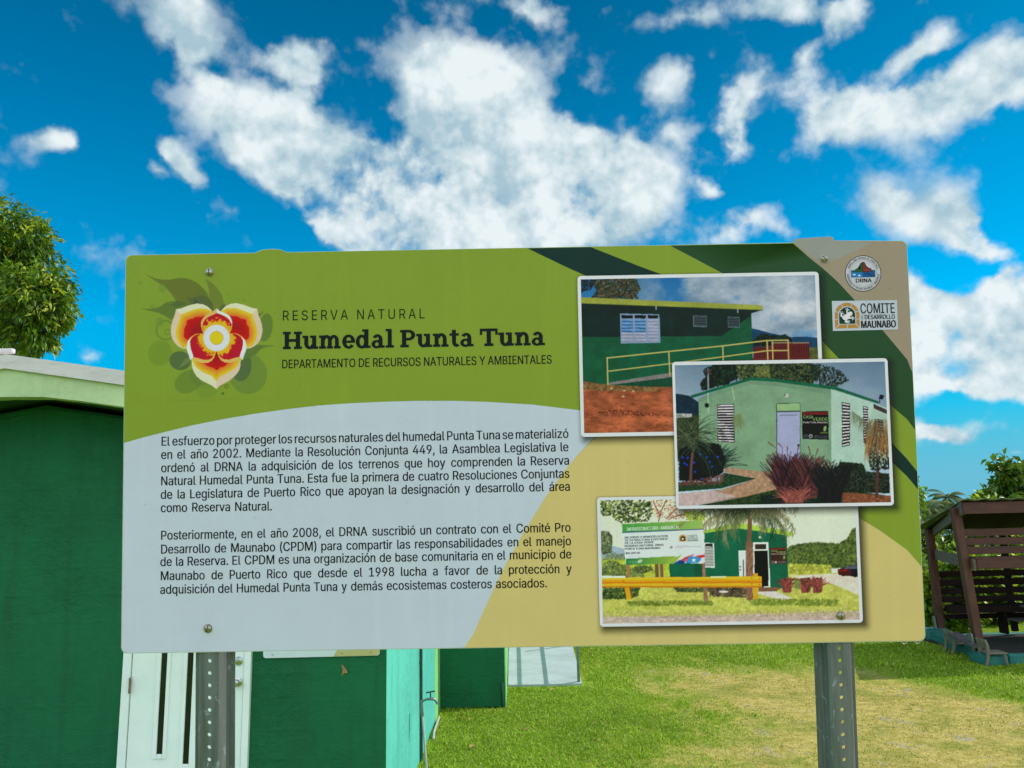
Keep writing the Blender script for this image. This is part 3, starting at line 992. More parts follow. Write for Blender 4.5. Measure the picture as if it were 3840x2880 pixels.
# palms
def palm(X, Y, y, R, label, seed):
    r = np.random.default_rng(seed)
    top = P2(X, Y, y)
    root = empty('coconut_palm', (float(top[0]) + 0.3, y, float(height(0.0, y))))
    tag(root, label, 'palm', None)
    b = np.array(root.location)
    t = top - b
    MB().tube([(0, 0, -0.3), (0.05, 0, t[2] * 0.5), tuple(t)], 0.17, 9, 0.11).build('trunk', M_PALE_BARK, root, sm=50)
    Vs, Fs, Cs = [], [], []
    nv = 0
    for k in range(26):
        az = k * 2.39996 + r.uniform(-.2, .2)
        el = r.uniform(-0.55, 1.25)
        Lf = R * r.uniform(0.8, 1.15)
        pts = []
        p = np.array(t, float)
        e = el
        for j in range(15):
            dirv = np.array([math.cos(az) * math.cos(e), math.sin(az) * math.cos(e), math.sin(e)])
            pts.append((p.copy(), dirv))
            p = p + dirv * Lf / 14
            e -= 0.11
        c = np.array((0.075, 0.10, 0.025)) * r.uniform(.7, 1.3)
        if el < -0.25:
            c = np.array((0.15, 0.12, 0.05)) * r.uniform(.8, 1.1)
        for j, (q, dv) in enumerate(pts[1:]):
            sd_ = unit(np.cross(dv, [0, 0, 1.0]) + 1e-6)
            ln = R * 0.30 * math.sin(math.pi * (0.12 + 0.84 * j / 14))
            for s in (-1, 1):
                for h in (0.0, 0.5):
                    a0 = q + dv * Lf / 14 * h
                    tip = a0 + sd_ * s * ln + dv * ln * 0.5 + np.array([0, 0, -ln * 0.55])
                    wv = dv * R * 0.022
                    Vs += [a0 - wv, a0 + wv, tip]
                    Fs.append((nv, nv + 1, nv + 2))
                    nv += 3
                    Cs += [c * r.uniform(.8, 1.2)] * 3
            a0, a1 = pts[j][0], q
            Vs += [a0 + np.array([0, 0, .012 * R]), a0 - np.array([0, 0, .012 * R]), a1]
            Fs.append((nv, nv + 1, nv + 2))
            nv += 3
            Cs += [c * 1.2] * 3
    mesh_obj('crown', raw_mesh('palm_crown', Vs, Fs, np.array(Cs)), M_PALM, root)


palm(2047, 1076, 100.0, 2.5, 'distant coconut palm with ragged crown, left of the shelter roof corner', 4)
palm(2006, 1100, 92.0, 2.5, 'distant half browned coconut palm nearest the sign board edge', 9)
palm(1990, 1116, 108.0, 2.4, 'lower coconut palm partly behind the sign board edge', 12)

# bushes of the hedge behind the lawn
bl = {
    0: 'leafy bush at the left end of the hedge, hidden behind the sign board',
    1: 'leafy hedge bush right of the concrete ramp',
    2: 'leafy hedge bush behind the middle of the lawn',
    3: 'leafy hedge bush behind the lawn, left of the right sign post',
    4: 'bright yellow green bush between the sign board edge and the shelter',
    5: 'dark tall bush seen through the left side of the shelter',
    11: 'small sunlit yellow green bush hugging the right edge of the sign board',
    10: 'tall leafy bush standing beyond the right end of the shelter',
    6: 'sunlit bush behind the left end of the shelter slats',
    7: 'leafy bush behind the middle of the shelter slats',
    8: 'leafy bush behind the right end of the shelter',
    9: 'tall dark bush behind the shelter picnic table',
}
bushes = [(-1.5, 22.0, 2.2, 2.6, 0), (1.8, 21.0, 1.9, 2.2, 1), (4.6, 20.5, 1.9, 2.0, 2), (7.4, 20.0, 1.7, 2.1, 3), (9.35, 16.6, 1.0, 1.75, 4), (9.9, 19.6, 1.4, 2.5, 5),
          (10.2, 17.6, 1.3, 1.5, 6), (12.1, 18.2, 1.5, 2.0, 7), (15.0, 18.6, 1.9, 2.4, 8), (12.9, 20.6, 1.9, 2.7, 9), (17.2, 14.0, 1.9, 3.0, 10), (8.35, 15.5, 0.62, 1.6, 11)]
for i, (x, y, r_, h, k) in enumerate(bushes):
    q = np.random.default_rng(100 + i)
    root = empty('bush', (x, y, float(height(x, y)) - 0.05))
    tag(root, bl[k], 'bush', 'bushes of the hedge behind the lawn')
    lb = [(q.uniform(-.5, .5) * r_, q.uniform(-.4, .4) * r_, h * q.uniform(.3, .72), r_ * q.uniform(.4, .62), r_ * q.uniform(.4, .6), h * q.uniform(.22, .36)) for _ in range(7)]
    lb += [(0, 0, h * .3, r_ * .9, r_ * .7, h * .32)]
    mb = MB()
    for a in range(5):
        aa = a * 1.3 + i
        mb.tube([(0, 0, 0), (math.cos(aa) * r_ * .25, math.sin(aa) * r_ * .25, h * .3), (math.cos(aa) * r_ * .5, math.sin(aa) * r_ * .5, h * .6)], 0.04, 7, 0.012)
    mb.build('stem', M_BARK, root, sm=50)
    cols = G_BUSH if k not in (5, 9) else G_ALMOND
    mesh_obj('foliage', crown_mesh('foliage', lb, 520, 11, 0.17, 0.085, cols, droop=0.15, seed=50 + i, shell=0.45, cl_r=0.22), M_LEAF, root)

# ------------------------------------------------------------------ wooden shelter on the right
sh = empty('picnic_shelter', (7.1, 12.4, 0))
tag(sh, 'open red brown wooden shelter with slatted sides on a turquoise kerb at the lawn edge', 'shelter')


def sp(mb, name, mat, sm=None):
    o = mb.build(name, mat, sm=sm)
    o.parent = sh
    o.matrix_parent_inverse = Matrix.Translation(sh.location).inverted()
    return o


YF, YBK = 12.4, 14.5
XR = 14.2


def zP(a, b, y):                          # crop [3440,2000,3840,2540] pixel at depth y
    s = 400 / 1229
    return onY(3440 + a * s, 2000 + b * s, y)


def zQ(a, b, y):                          # crop [3420,1640,3840,2060]
    s = 420 / 1659
    return onY(3420 + a * s, 1640 + b * s, y)


fb, ft = onY(3674, 2440, YF), onY(3580, 1905, YF)
bb, bt = onY(3527, 2365, YBK), onY(3484, 1984, YBK)
for nm, p, q in (('post', fb, ft), ('post', bb, bt), ('post', (XR, YF, .15), (XR, YF, 2.30)), ('post', (XR, YBK, .15), (XR, YBK, 1.96))):
    sp(MB().beam(p, q, 0.125, 0.115, 0.008, (0, 1, 0)), nm, M_POSTW)
zf, zb = 2.40, 1.985
xl_f, xl_b = zQ(735, 965, 12.12)[0], bt[0] - 0.10
# roof sheet (sloping to the back)
mb = MB()
y0, y1 = 12.02, 14.78
slope = (zb - zf) / (YBK - 12.12)
n = 90
xs = np.linspace(0, 1, n)


def zr(y):
    return zf + 0.035 + (y - 12.12) * slope


rowa = [(xl_f - 0.03 + (XR + .3 - xl_f) * t, y0, zr(y0) + 0.012 * math.sin(t * 2 * math.pi * 28)) for t in xs]
rowb = [(xl_b - 0.03 + (XR + .3 - xl_b) * t, y1, zr(y1) + 0.012 * math.sin(t * 2 * math.pi * 28)) for t in xs]
va = [mb.bm.verts.new(v) for v in rowa]
vb = [mb.bm.verts.new(v) for v in rowb]
va2 = [mb.bm.verts.new((v[0], v[1], v[2] - 0.014)) for v in rowa]
vb2 = [mb.bm.verts.new((v[0], v[1], v[2] - 0.014)) for v in rowb]
for i in range(n - 1):
    mb.bm.faces.new((va[i], va[i + 1], vb[i + 1], vb[i]))
    mb.bm.faces.new((va2[i], vb2[i], vb2[i + 1], va2[i + 1]))
    mb.bm.faces.new((va[i], va2[i], va2[i + 1], va[i + 1]))
    mb.bm.faces.new((vb[i], vb[i + 1], vb2[i + 1], vb2[i]))
mb.bm.faces.new((va[0], vb[0], vb2[0], va2[0]))
mb.bm.faces.new((va[-1], va2[-1], vb2[-1], vb[-1]))
sp(mb, 'roof_sheet', M_ROOFSH)
# ceiling boards under the sheet, in the shade-darkened wood
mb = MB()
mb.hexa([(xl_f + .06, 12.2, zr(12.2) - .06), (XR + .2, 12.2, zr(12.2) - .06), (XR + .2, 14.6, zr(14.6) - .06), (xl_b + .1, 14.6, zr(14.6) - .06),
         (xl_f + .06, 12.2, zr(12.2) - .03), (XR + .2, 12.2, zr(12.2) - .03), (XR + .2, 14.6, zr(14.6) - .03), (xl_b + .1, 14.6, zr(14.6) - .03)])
sp(mb, 'ceiling', M_SHADEW)
zt, zb_ = zQ(735, 965, 12.12)[2], zQ(755, 1137, 12.12)[2]
sp(MB().box(xl_f, XR + .25, 12.09, 12.135, zb_, zt, .004), 'fascia_board', M_WOOD)
# side rafter, slanting
pf, pb_ = zQ(700, 1085, 12.16), zQ(300, 1400, YBK)
sp(MB().beam((xl_f + 0.02, 12.137, (zt + zb_) / 2), (pb_[0] + .02, YBK, pb_[2] + .02), 0.05, 0.185, .004), 'side_rafter', M_GREYW)
sp(MB().beam((XR + .2, 12.137, (zt + zb_) / 2), (XR + .2, YBK, 1.86), 0.05, 0.185, .004), 'side_rafter', M_GREYW)
# front slats
for (ya, yb_) in ((1983, 2010), (2017, 2044), (2050, 2078)):
    a, b2 = onY(3680, ya, 12.36), onY(3680, yb_, 12.36)
    x0 = onY(3420 + (752 + (ya - 1930) * .33) * 420 / 1659, ya, 12.36)[0]
    sp(MB().box(fb[0] - 0.02 - (ya < 2000) * .05, XR - .05, YF - 0.03, YF + 0.0, b2[2], a[2], .003), 'slat', M_WOOD)
# counter ledge on the front
a, b2 = zP(680, 300, 12.2), zP(680, 412, 12.2)
xe = zP(678, 350, 12.2)[0]
sp(MB().box(xe, XR + .2, 12.17, 12.21, b2[2], a[2], .004), 'ledge_face', M_WOOD)
sp(MB().box(xe - .02, XR + .2, 12.175, 12.46, a[2] + .001, a[2] + .03, .004), 'ledge_top', M_WOOD)
# left mid rail running back from the ledge end
pbk = zP(205, 245, YBK)
sp(MB().beam((xe - .02, 12.2, (a[2] + b2[2]) / 2), (pbk[0], YBK, pbk[2]), 0.045, 0.17, .004), 'side_rail', M_GREYW)
# back slats
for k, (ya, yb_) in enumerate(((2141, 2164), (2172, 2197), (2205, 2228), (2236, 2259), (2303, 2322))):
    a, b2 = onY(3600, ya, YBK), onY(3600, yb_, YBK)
    sp(MB().box(bb[0] + .02, XR + .05, YBK + 0.03, YBK + 0.06, b2[2], a[2], .003), 'slat', M_SHADEW)
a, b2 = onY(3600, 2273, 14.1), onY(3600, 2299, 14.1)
sp(MB().box(bb[0] + .1, XR - .1, 14.08, 14.42, b2[2], a[2], .004), 'bench_seat', M_SHADEW)
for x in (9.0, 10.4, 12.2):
    sp(MB().box(x, x + .09, YBK + .061, YBK + .15, .1, 1.9, .004), 'slat_stud', M_SHADEW)
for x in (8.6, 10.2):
    sp(MB().box(x, x + .06, 14.15, 14.35, .12, b2[2] - .002, .004), 'bench_leg', M_SHADEW)
# kerb
mb = MB()
mb.beam((7.12, 12.3, .06), (7.50, 14.75, .10), 0.14, 0.19, .03)
mb.beam((7.35, 12.16, .05), (XR + .4, 12.16, .05), 0.14, 0.17, .02)
mb.beam((7.45, 14.75, -.01), (XR + .4, 14.75, -.01), 0.2, 0.12, .02)
mb.beam((XR + .35, 12.27, .07), (XR + .35, 14.64, .07), 0.2, 0.2, .02)
sp(mb, 'kerb', M_CURB)
mb = MB()
mb.box(6.94, 7.32, 12.04, 12.48, -.06, .15, .05)
o = sp(mb, 'post_footing', M_CURB, 40)
mb = MB()
mb.box(7.30, 7.76, 14.30, 14.74, -.06, .20, .06)
sp(mb, 'post_footing', M_CURB, 40)
sp(MB().box(7.25, XR + .25, 12.27, 14.64, -.05, .035), 'floor', M_SOIL)
for (p, dx) in ((fb, -.10), (bb, -.09)):
    sp(MB().beam((p[0] + dx, p[1] - .02, p[2] - .02), (p[0] + dx - .02, p[1] - .02, p[2] + .26), .035, .06, .006, (0, 1, 0)), 'post_bracket', M_PIPE)

# picnic table inside the shelter
pt = empty('picnic_table', (9.35, 13.15, 0.035))
tag(pt, 'weathered wooden picnic table with attached benches standing in the shelter', 'table')
for i in range(5):
    mb = MB()
    mb.box(-.85, .85, -.34 + i * .138, -.34 + i * .138 + .13, .62, .655, .004)
    mb.build('tabletop_plank', M_GREYW, pt)
for s in (-1, 1):
    MB().box(-.85, .85, s * .62 - .12, s * .62 + .12, .36, .395, .004).build('bench_seat', M_GREYW, pt)
    mb = MB()
    MB().beam((s * .6, -.68, 0), (s * .6, -.12, .62), .04, .09, .004, (1, 0, 0)).build('leg', M_GREYW, pt)
    MB().beam((s * .6, .68, 0), (s * .6, .12, .62), .04, .09, .004, (1, 0, 0)).build('leg', M_GREYW, pt)
    MB().box(s * .6 + .021, s * .6 + .055, -.72, .72, .28, .358, .004).build('crossbar', M_GREYW, pt)

# small tan plastic chairs at the kerb
def chair(loc, rz, label):
    c = empty('small_chair', loc, rz)
    tag(c, label, 'chair', 'small tan chairs by the shelter kerb')
    for s in (0, 1):
        y = s * .26
        MB().tube([(-.05, y, 0), (-.015, y, .10), (0, y, .2), (-.005, y, .3), (-.03, y, .375)], [.026, .026, .028, .026, .022], 8).build('back_leg', M_CHAIR, c, 50)
        MB().tube([(.25, y, 0), (.235, y, .09), (.22, y, .165)], .02, 8).build('front_leg', M_CHAIR, c, 50)
    MB().box(-.02, .27, -.02, .28, .165, .195, .012).build('seat', M_CHAIR, c, 40)
    MB().beam((-.032, 0.028, .335), (-.032, .232, .335), .02, .085, .008).beam((-.006, 0.028, .26), (-.006, .232, .26), .018, .03, .006).build('backrest', M_CHAIR, c, 40)
    return c


chair((6.99, 12.0, float(height(7, 12.0)) + .0), math.radians(-6), 'small tan plastic chair in front of the shelter post footing')
chair((7.0, 12.92, float(height(7, 12.9)) + .0), math.radians(-4), 'small tan plastic chair further back by the left kerb of the shelter')
p, q = onY(3598, 2375, 12.75), onY(3650, 2408, 12.32)
pl = MB().beam((p[0], 12.95, .335), (q[0] + .05, 12.25, .23), .19, .035, .004).build('loose_plank', M_PLANK)
tag(pl, 'dark grey weathered plank lying slanted across the small chairs', 'plank')

# fallen leaves on the lawn
lp = [(1682, 2612, .05), (1760, 2700, .04), (1980, 2735, .05), (1975, 2710, .03), (2232, 2717, .04), (2240, 2785, .04), (1770, 2802, .05), (1820, 2783, .04), (2070, 2588, .05), (2557, 2730, .03), (2945, 2785, .04), (3420, 2648, .05), (2600, 2853, .03), (2270, 2718, .03), (1735, 2690, .06)]
for i, (X, Y, s) in enumerate(lp):
    g = onZ(X, Y, 0.03)
    s *= 0.75
    a = i * 1.7
    mb = MB()
    v = []
    for k in range(8):
        t = 2 * math.pi * k / 8
        v.append(mb.bm.verts.new((s * math.cos(t) * 1.0, s * .5 * math.sin(t), s * .25 * abs(math.sin(t)))))
    cv = mb.bm.verts.new((0, 0, 0))
    for k in range(8):
        mb.bm.faces.new((v[k], v[(k + 1) % 8], cv))
    o = mb.build('fallen_leaf', M_DEADLEAF)
    o.location = (float(g[0]), float(g[1]), float(height(g[0], g[1])) + 0.045)
    o.rotation_euler = (0.25 * math.sin(a), 0.3 * math.cos(a * 2), a)
    tag(o, 'small dry brown leaf lying on the lawn', 'leaf', 'dry leaves fallen on the lawn')

# ------------------------------------------------------------------ the information board
BO = np.array([0.0105973, 1.5893881, 2.4180976])
BW, BH = 1.64, 0.82378
ax_, ay_, az_ = 0.12020573, 0.00716074, -0.004588
BR = np.array(Matrix.Rotation(az_, 3, 'Z') @ Matrix.Rotation(ay_, 3, 'Y') @ Matrix.Rotation(ax_, 3, 'X'))
board = bpy.data.objects.new('information_sign', None)
COL.objects.link(board)
board.matrix_world = Matrix.Translation(Vector(BO)) @ Matrix(BR.tolist()).to_4x4()
tag(board, 'large printed nature reserve information board on two perforated metal posts', 'sign')


def uv(X, Y):
    d = ray(X, Y)
    n = BR[:, 1]
    P = CAM + d * (((BO - CAM) @ n) / (d @ n))
    l = BR.T @ (P - BO)
    return l[0], l[2]


def uvs(pts):
    return [uv(*p) for p in pts]


def project(U, Vv):
    P = BO + U[..., None] * BR[:, 0] + Vv[..., None] * BR[:, 2] - CAM
    z = P @ fw
    return (W_PX / 2 + F_PX * (P @ rt) / z) * 3.75, (H_PX / 2 - F_PX * (P @ up) / z) * 3.75


INK_E = np.array((0.555, 0.765, 0.69))     # light falling on the board face: display colour -> ink reflectance


def ink(c):
    return np.clip((lin(c) - 0.010) / INK_E, 0.003, 0.92)


M_PRINT = mat_vcol('printed_vinyl', 0.5, var=0.03, spec=0.2)
M_PRINTA = mat_vcol('printed_vinyl_soft', 0.42, alpha=True, spec=0.2)
M_ALU = mat_simple('panel_edge', (0.62, 0.66, 0.66), 0.5, 0, 0.06, 8)


class Ink:
    """flat printed shapes collected into one mesh on the board face (depth in millimetres in front of it)"""
    def __init__(s):
        s.V, s.F, s.C, s.n = [], [], [], 0

    def tri(s, P, F, col, mm, dep=0.0):
        P = np.asarray(P, float)
        s.V.append(np.stack([P[:, 0], np.zeros(len(P)) - 0.0015 - (mm + dep) / 1000.0, P[:, 1]], -1))
        s.F.append(np.asarray(F, int) + s.n)
        s.C.append(np.repeat(ink(col)[None], len(P), 0))
        s.n += len(P)

    def poly(s, uvpts, col, mm):
        t = tessellate_polygon([[Vector((p[0], p[1], 0)) for p in uvpts]])
        if len(t):
            s.tri(uvpts, t, col, mm)

    def px(s, pts, col, mm):
        s.poly(uvs(pts), col, mm)

    def build(s, name, parent, mat=None):
        me = raw_mesh(name, np.concatenate(s.V), np.concatenate(s.F), np.concatenate(s.C))
        return mesh_obj(name, me, mat or M_PRINT, parent)


# fonts: Blender's own interface typeface, else its built-in one
FONT = None
try:
    FONT = bpy.data.fonts.load(os.path.join(bpy.utils.system_resource('DATAFILES'), 'fonts', 'Inter.woff2'))
except Exception:
    FONT = None
_tc = {}


def _inside(pt, poly):
    x, y = pt
    ins = False
    for i in range(len(poly)):
        (ax, ay), (bx, by) = poly[i], poly[(i + 1) % len(poly)]
        if (ay > y) != (by > y) and x < (bx - ax) * (y - ay) / (by - ay) + ax:
            ins = not ins
    return ins


def text_tris(body, offset=0.0, spacing=1.0):
    """glyph outlines filled contour by contour (overlapping contours stay solid); P holds x, y and a hair of depth"""
    k = (body, spacing)
    if k not in _tc:
        c = bpy.data.curves.new('t', 'FONT')
        c.body = body
        if FONT:
            c.font = FONT
        c.space_character = spacing
        c.resolution_u = 3
        c.fill_mode = 'NONE'
        o = bpy.data.objects.new('t', c)
        COL.objects.link(o)
        me = bpy.data.meshes.new_from_object(o)
        co = [tuple(v.co)[:2] for v in me.vertices]
        nb = [[] for _ in co]
        for e in me.edges:
            a_, b_ = e.vertices
            nb[a_].append(b_)
            nb[b_].append(a_)
        seen = set()
        loops = []
        for s in range(len(co)):
            if s in seen or len(nb[s]) < 2:
                continue
            lp, prev, cur = [], None, s
            while cur not in seen:
                seen.add(cur)
                lp.append(cur)
                nx = [q for q in nb[cur] if q != prev and q not in seen]
                prev, cur = cur, (nx[0] if nx else cur)
            loops.append([co[q] for q in lp])
        bpy.data.objects.remove(o)
        bpy.data.curves.remove(c)
        bpy.data.meshes.remove(me)

        def area(l):
            return sum(l[i][0] * l[(i + 1) % len(l)][1] - l[(i + 1) % len(l)][0] * l[i][1] for i in range(len(l))) / 2
        def split(l):
            """cut a self-crossing contour into simple loops"""
            m = len(l)
            for i in range(m):
                a_, b_ = l[i], l[(i + 1) % m]
                for j in range(i + 2, m):
                    if i == 0 and j == m - 1:
                        continue
                    c_, d_ = l[j], l[(j + 1) % m]
                    r0, r1 = b_[0] - a_[0], b_[1] - a_[1]
                    s0, s1 = d_[0] - c_[0], d_[1] - c_[1]
                    den = r0 * s1 - r1 * s0
                    if abs(den) < 1e-12:
                        continue
                    t_ = ((c_[0] - a_[0]) * s1 - (c_[1] - a_[1]) * s0) / den
                    u_ = ((c_[0] - a_[0]) * r1 - (c_[1] - a_[1]) * r0) / den
                    if 1e-6 < t_ < 1 - 1e-6 and 1e-6 < u_ < 1 - 1e-6:
                        X = (a_[0] + t_ * r0, a_[1] + t_ * r1)
                        return split([X] + l[i + 1:j + 1]) + split(l[:i + 1] + [X] + l[j + 1:])
            return [l]

        # mesh edges carry no winding: a contour is a hole when it lies strictly inside another one
        simple = []
        for l in loops:
            if len(l) < 3 or abs(area(l)) < 1e-6:
                continue
            sub = split(l)
            main = max(sub, key=lambda q: abs(area(q)))
            simple += [q for q in sub if q is main or (abs(area(q)) > 1e-5 and area(q) * area(main) < 0)]
        loops = simple
        bb = [(min(p[0] for p in l), max(p[0] for p in l), min(p[1] for p in l), max(p[1] for p in l)) for l in loops]
        holes = {i: None for i in range(len(loops))}
        for i, l in enumerate(loops):
            for j, m in enumerate(loops):
                if i == j or bb[i][0] < bb[j][0] or bb[i][1] > bb[j][1] or bb[i][2] < bb[j][2] or bb[i][3] > bb[j][3]:
                    continue
                if all(_inside(q, m) for q in l):
                    holes[i] = j
        P, F, n, lay = [], [], 0, 0
        for i, l in enumerate(loops):
            if holes[i] is not None:
                continue
            parts = [l] + [loops[h] for h in holes if holes[h] == i]
            t = tessellate_polygon([[Vector((x, y, 0)) for x, y in q] for q in parts])
            flat = [q for r_ in parts for q in r_]
            P += [(x, y, (lay % 3) * 0.03) for x, y in flat]
            F += [(a_ + n, b_ + n, c_ + n) for a_, b_, c_ in t]
            n += len(flat)
            lay += 1
        _tc[k] = (np.array(P).reshape(-1, 3), np.array(F, int).reshape(-1, 3))
    return _tc[k]


CAPU = 0.5087 if FONT else 0.73
if not FONT:
    CAPU = text_tris('H')[0][:, 1].max()


def put_text(inkm, body, p0, p1, cap, col, mm, offset=0.0, spacing=1.0):
    """p0, p1: baseline start / end in photo pixels, cap: capital height in photo pixels"""
    P, t = text_tris(body, offset, spacing)
    if not len(P):
        return
    a, b = np.array(uv(*p0)), np.array(uv(*p1))
    d = b - a
    L = np.linalg.norm(d)
    d /= L
    nrm = np.array([-d[1], d[0]])
    m = np.linalg.norm(np.array(uv(p0[0], p0[1] - cap)) - a)
    x0, x1 = P[:, 0].min(), P[:, 0].max()
    q = a + ((P[:, 0:1] - x0) / (x1 - x0) * L) * d + P[:, 1:2] / CAPU * m * nrm
    inkm.tri(q, t, col, mm, P[:, 2])
    if offset > 0:                       # bolder weight: a second pass, a hair to the right and up
        sh_ = offset / CAPU * m
        inkm.tri(q + sh_ * d + 0.3 * sh_ * nrm, t, col, mm + 0.11, P[:, 2])


# panel with rounded corners; the top edge carries two small irregular bulges
def panel_outline():
    r, n = 0.0125, 7
    w, h = BW / 2, BH / 2
    pts = []
    for (cx, cz, a0) in ((w - r, h - r, 0), (-w + r, h - r, 90), (-w + r, -h + r, 180), (w - r, -h + r, 270)):
        for k in range(n + 1):
            a = math.radians(a0 + 90 * k / n)
            pts.append((cx + r * math.cos(a), cz + r * math.sin(a)))
        if a0 == 0:
            s6 = 580 / 2187
            s1 = 800 / 2212
            b1 = [(2900 + x * s6, 860 + y * s6) for x, y in ((860, 160), (842, 118), (800, 106), (560, 118), (340, 134), (285, 160), (268, 190))]
            b2 = [(440 + x * s1, 900 + y * s1) for x, y in ((1760, 128), (1690, 98), (1600, 94), (1500, 103), (1450, 124), (1430, 134))]
            pts += [uv(*q) for q in b1] + [uv(*q) for q in b2]
    return pts


outl = panel_outline()
mb = MB()
mb.prism(outl, 'y', -0.0015, 0.0015)
panel = mb.build('panel', M_ALU, board)

# ---- printed background
GREEN, WHITE_, TAN, TANG = (113, 143, 50), (165, 189, 198), (178, 176, 112), (134, 133, 113)
s6 = 580 / 2187
bg = Ink()
cx_, cz_ = 0, 0
inset = [(p[0] * (1 - 0.0012 / BW), p[1] * (1 - 0.0012 / BH)) for p in outl]
bg.poly(inset, GREEN, 0.05)
FV = 3840 / 2212


def Fp(pts):
    return [(x * FV, y * FV) for x, y in pts]


eL, eR, eB = -BW / 2 + 0.0012, BW / 2 - 0.0012, -BH / 2 + 0.0012


def clip_in(pts):
    """keep printed polygons inside the panel outline rectangle"""
    return [(min(max(u, eL), eR), max(v, eB)) for u, v in pts]


white = clip_in(uvs(Fp([(240, 964), (268, 957), (310, 945), (350, 935), (415, 919), (480, 906), (550, 894), (620, 884), (690, 876), (760, 871), (830, 868), (900, 866),
                        (980, 866), (1050, 868), (1150, 874), (1250, 886), (1330, 898), (1330, 905), (1280, 948), (1230, 1003), (1180, 1071), (1130, 1152), (1085, 1233), (1050, 1308), (1022, 1370), (1003, 1420),
                        (300, 1420)])))
rb = 0.0113
wl = [(eL, white[0][1])] + white[1:-1] + [(eL + rb, eB), (eL + rb * .3, eB + rb * .3), (eL, eB + rb)]
bg.poly(wl, WHITE_, 0.15)
tan = clip_in(uvs([(2216, 1655), (2330, 1560), (2700, 1640), (3229, 1947), (3300, 1990), (3400, 2062), (3480, 2124)])) + [(eR, eB + rb), (eR - rb * .3, eB + rb * .3), (eR - rb, eB)] + \
    clip_in(uvs(Fp([(1003, 1420), (1022, 1370), (1050, 1308), (1085, 1233), (1130, 1152), (1180, 1071), (1230, 1003)])))
bg.poly(tan, TAN, 0.17)
bg.poly(clip_in(uvs([(1978, 930), (2215, 925), (2400, 1000), (2700, 1110), (3000, 1320), (3340, 1657), (3400, 1721), (3446, 1768), (3449, 1835), (3400, 1786), (3340, 1729), (3100, 1560), (2700, 1240), (2300, 1080), (2130, 1005)]))[0:] and
        [(u, min(v, BH / 2 - .0013)) for u, v in clip_in(uvs([(1978, 930), (2215, 925), (2400, 1000), (2700, 1110), (3000, 1320), (3340, 1657), (3400, 1721), (3446, 1768), (3449, 1835), (3400, 1786), (3340, 1729), (3100, 1560), (2700, 1240), (2300, 1080), (2130, 1005)]))],
        (4, 50, 45), 0.2)
oliv = [(2513, 915), (2976, 905), (2972, 912), (3033, 966), (3086, 1008), (3139, 1056), (3204, 1126), (3308, 1238), (3360, 1300), (3400, 1348), (3440, 1398), (3446, 1612), (3400, 1572), (3334, 1515), (3145, 1345), (3079, 1276), (2900, 1130), (2707, 1024)]
bg.poly([(u, min(v, BH / 2 - .0013)) for u, v in clip_in(uvs(oliv))], (40, 72, 46), 0.22)
tl = clip_in(uvs([(2972, 910), (3033, 966), (3086, 1008), (3139, 1056), (3204, 1126), (3308, 1238), (3360, 1300), (3400, 1348), (3440, 1398)]))
tcor = [(BW / 2 - .0013, BH / 2 - .0138), (BW / 2 - .005, BH / 2 - .005), (BW / 2 - .0138, BH / 2 - .0013)]
tops = uvs([(2900 + x * s6, 860 + y * s6) for x, y in ((862, 162), (842, 120), (800, 108), (560, 120), (340, 136), (287, 162), (270, 192))])
bg.poly(tl + tcor + tops[:-1], TANG, 0.24)
bg.px([(2900 + x * s6, 860 + y * s6) for x, y in ((270, 190), (290, 160), (340, 138), (560, 122), (800, 110), (842, 122), (862, 164), (1390, 196), (700, 506))], (128, 140, 132), 0.26)
# faint dashed cutting rectangle at the lower left
s7 = 900 / 2196


def dash(p, q, n, wpx):
    for i in range(n):
        a = np.array(p) + (np.array(q) - np.array(p)) * (i + .15) / n
        b = np.array(p) + (np.array(q) - np.array(p)) * (i + .75) / n
        d = unit((b - a)[None])[0] * 0 + np.array([-(b - a)[1], (b - a)[0]]) / np.linalg.norm(b - a) * wpx
        bg.px([tuple(a - d), tuple(b - d), tuple(b + d), tuple(a + d)], (170, 198, 210), 0.3)


def z7(x, y):
    return (440 + x * s7, 2200 + y * s7)


dash(z7(180, 180), z7(775, 170), 22, .8)
dash(z7(775, 170), z7(770, 456), 12, .8)
dash(z7(770, 456), z7(180, 468), 22, .8)
dash(z7(180, 468), z7(180, 180), 12, .8)
bg.build('printed_face', board)

# ---- lettering
TXT = (14, 24, 30)
s2 = 1160 / 2212


def z2(x, y):
    return (1000 + x * s2, 1100 + y * s2)


ttl = Ink()
kick = Ink()
put_text(kick, 'RESERVA NATURAL', z2(118, 195), z2(1130, 180), 70 * s2, (20, 34, 24), 0.4, -0.008, 1.3)
kick.build('upper_title_line', board)
dep = Ink()
put_text(dep, 'DEPARTAMENTO DE RECURSOS NATURALES Y AMBIENTALES', z2(113, 537), z2(2037, 503), 61 * s2, TXT, 0.4, 0.014, 1.0)
dep.build('department_line', board)


def R_(x0, y0, x1, y1):
    return [(x0, y0), (x1, y0), (x1, y1), (x0, y1)]


def arc(cx, cy, ro, so, ri, si, a0, a1, n=22):
    A = [math.radians(a0 + (a1 - a0) * k / n) for k in range(n + 1)]
    return [(cx + ro * math.cos(a), cy + so * math.sin(a)) for a in A] + [(cx + ri * math.cos(a), cy + si * math.sin(a)) for a in A[::-1]]


def full(cx, cy, ro, so, ri, si):
    return [arc(cx, cy, ro, so, ri, si, 0, 180), arc(cx, cy, ro, so, ri, si, 180, 360)]


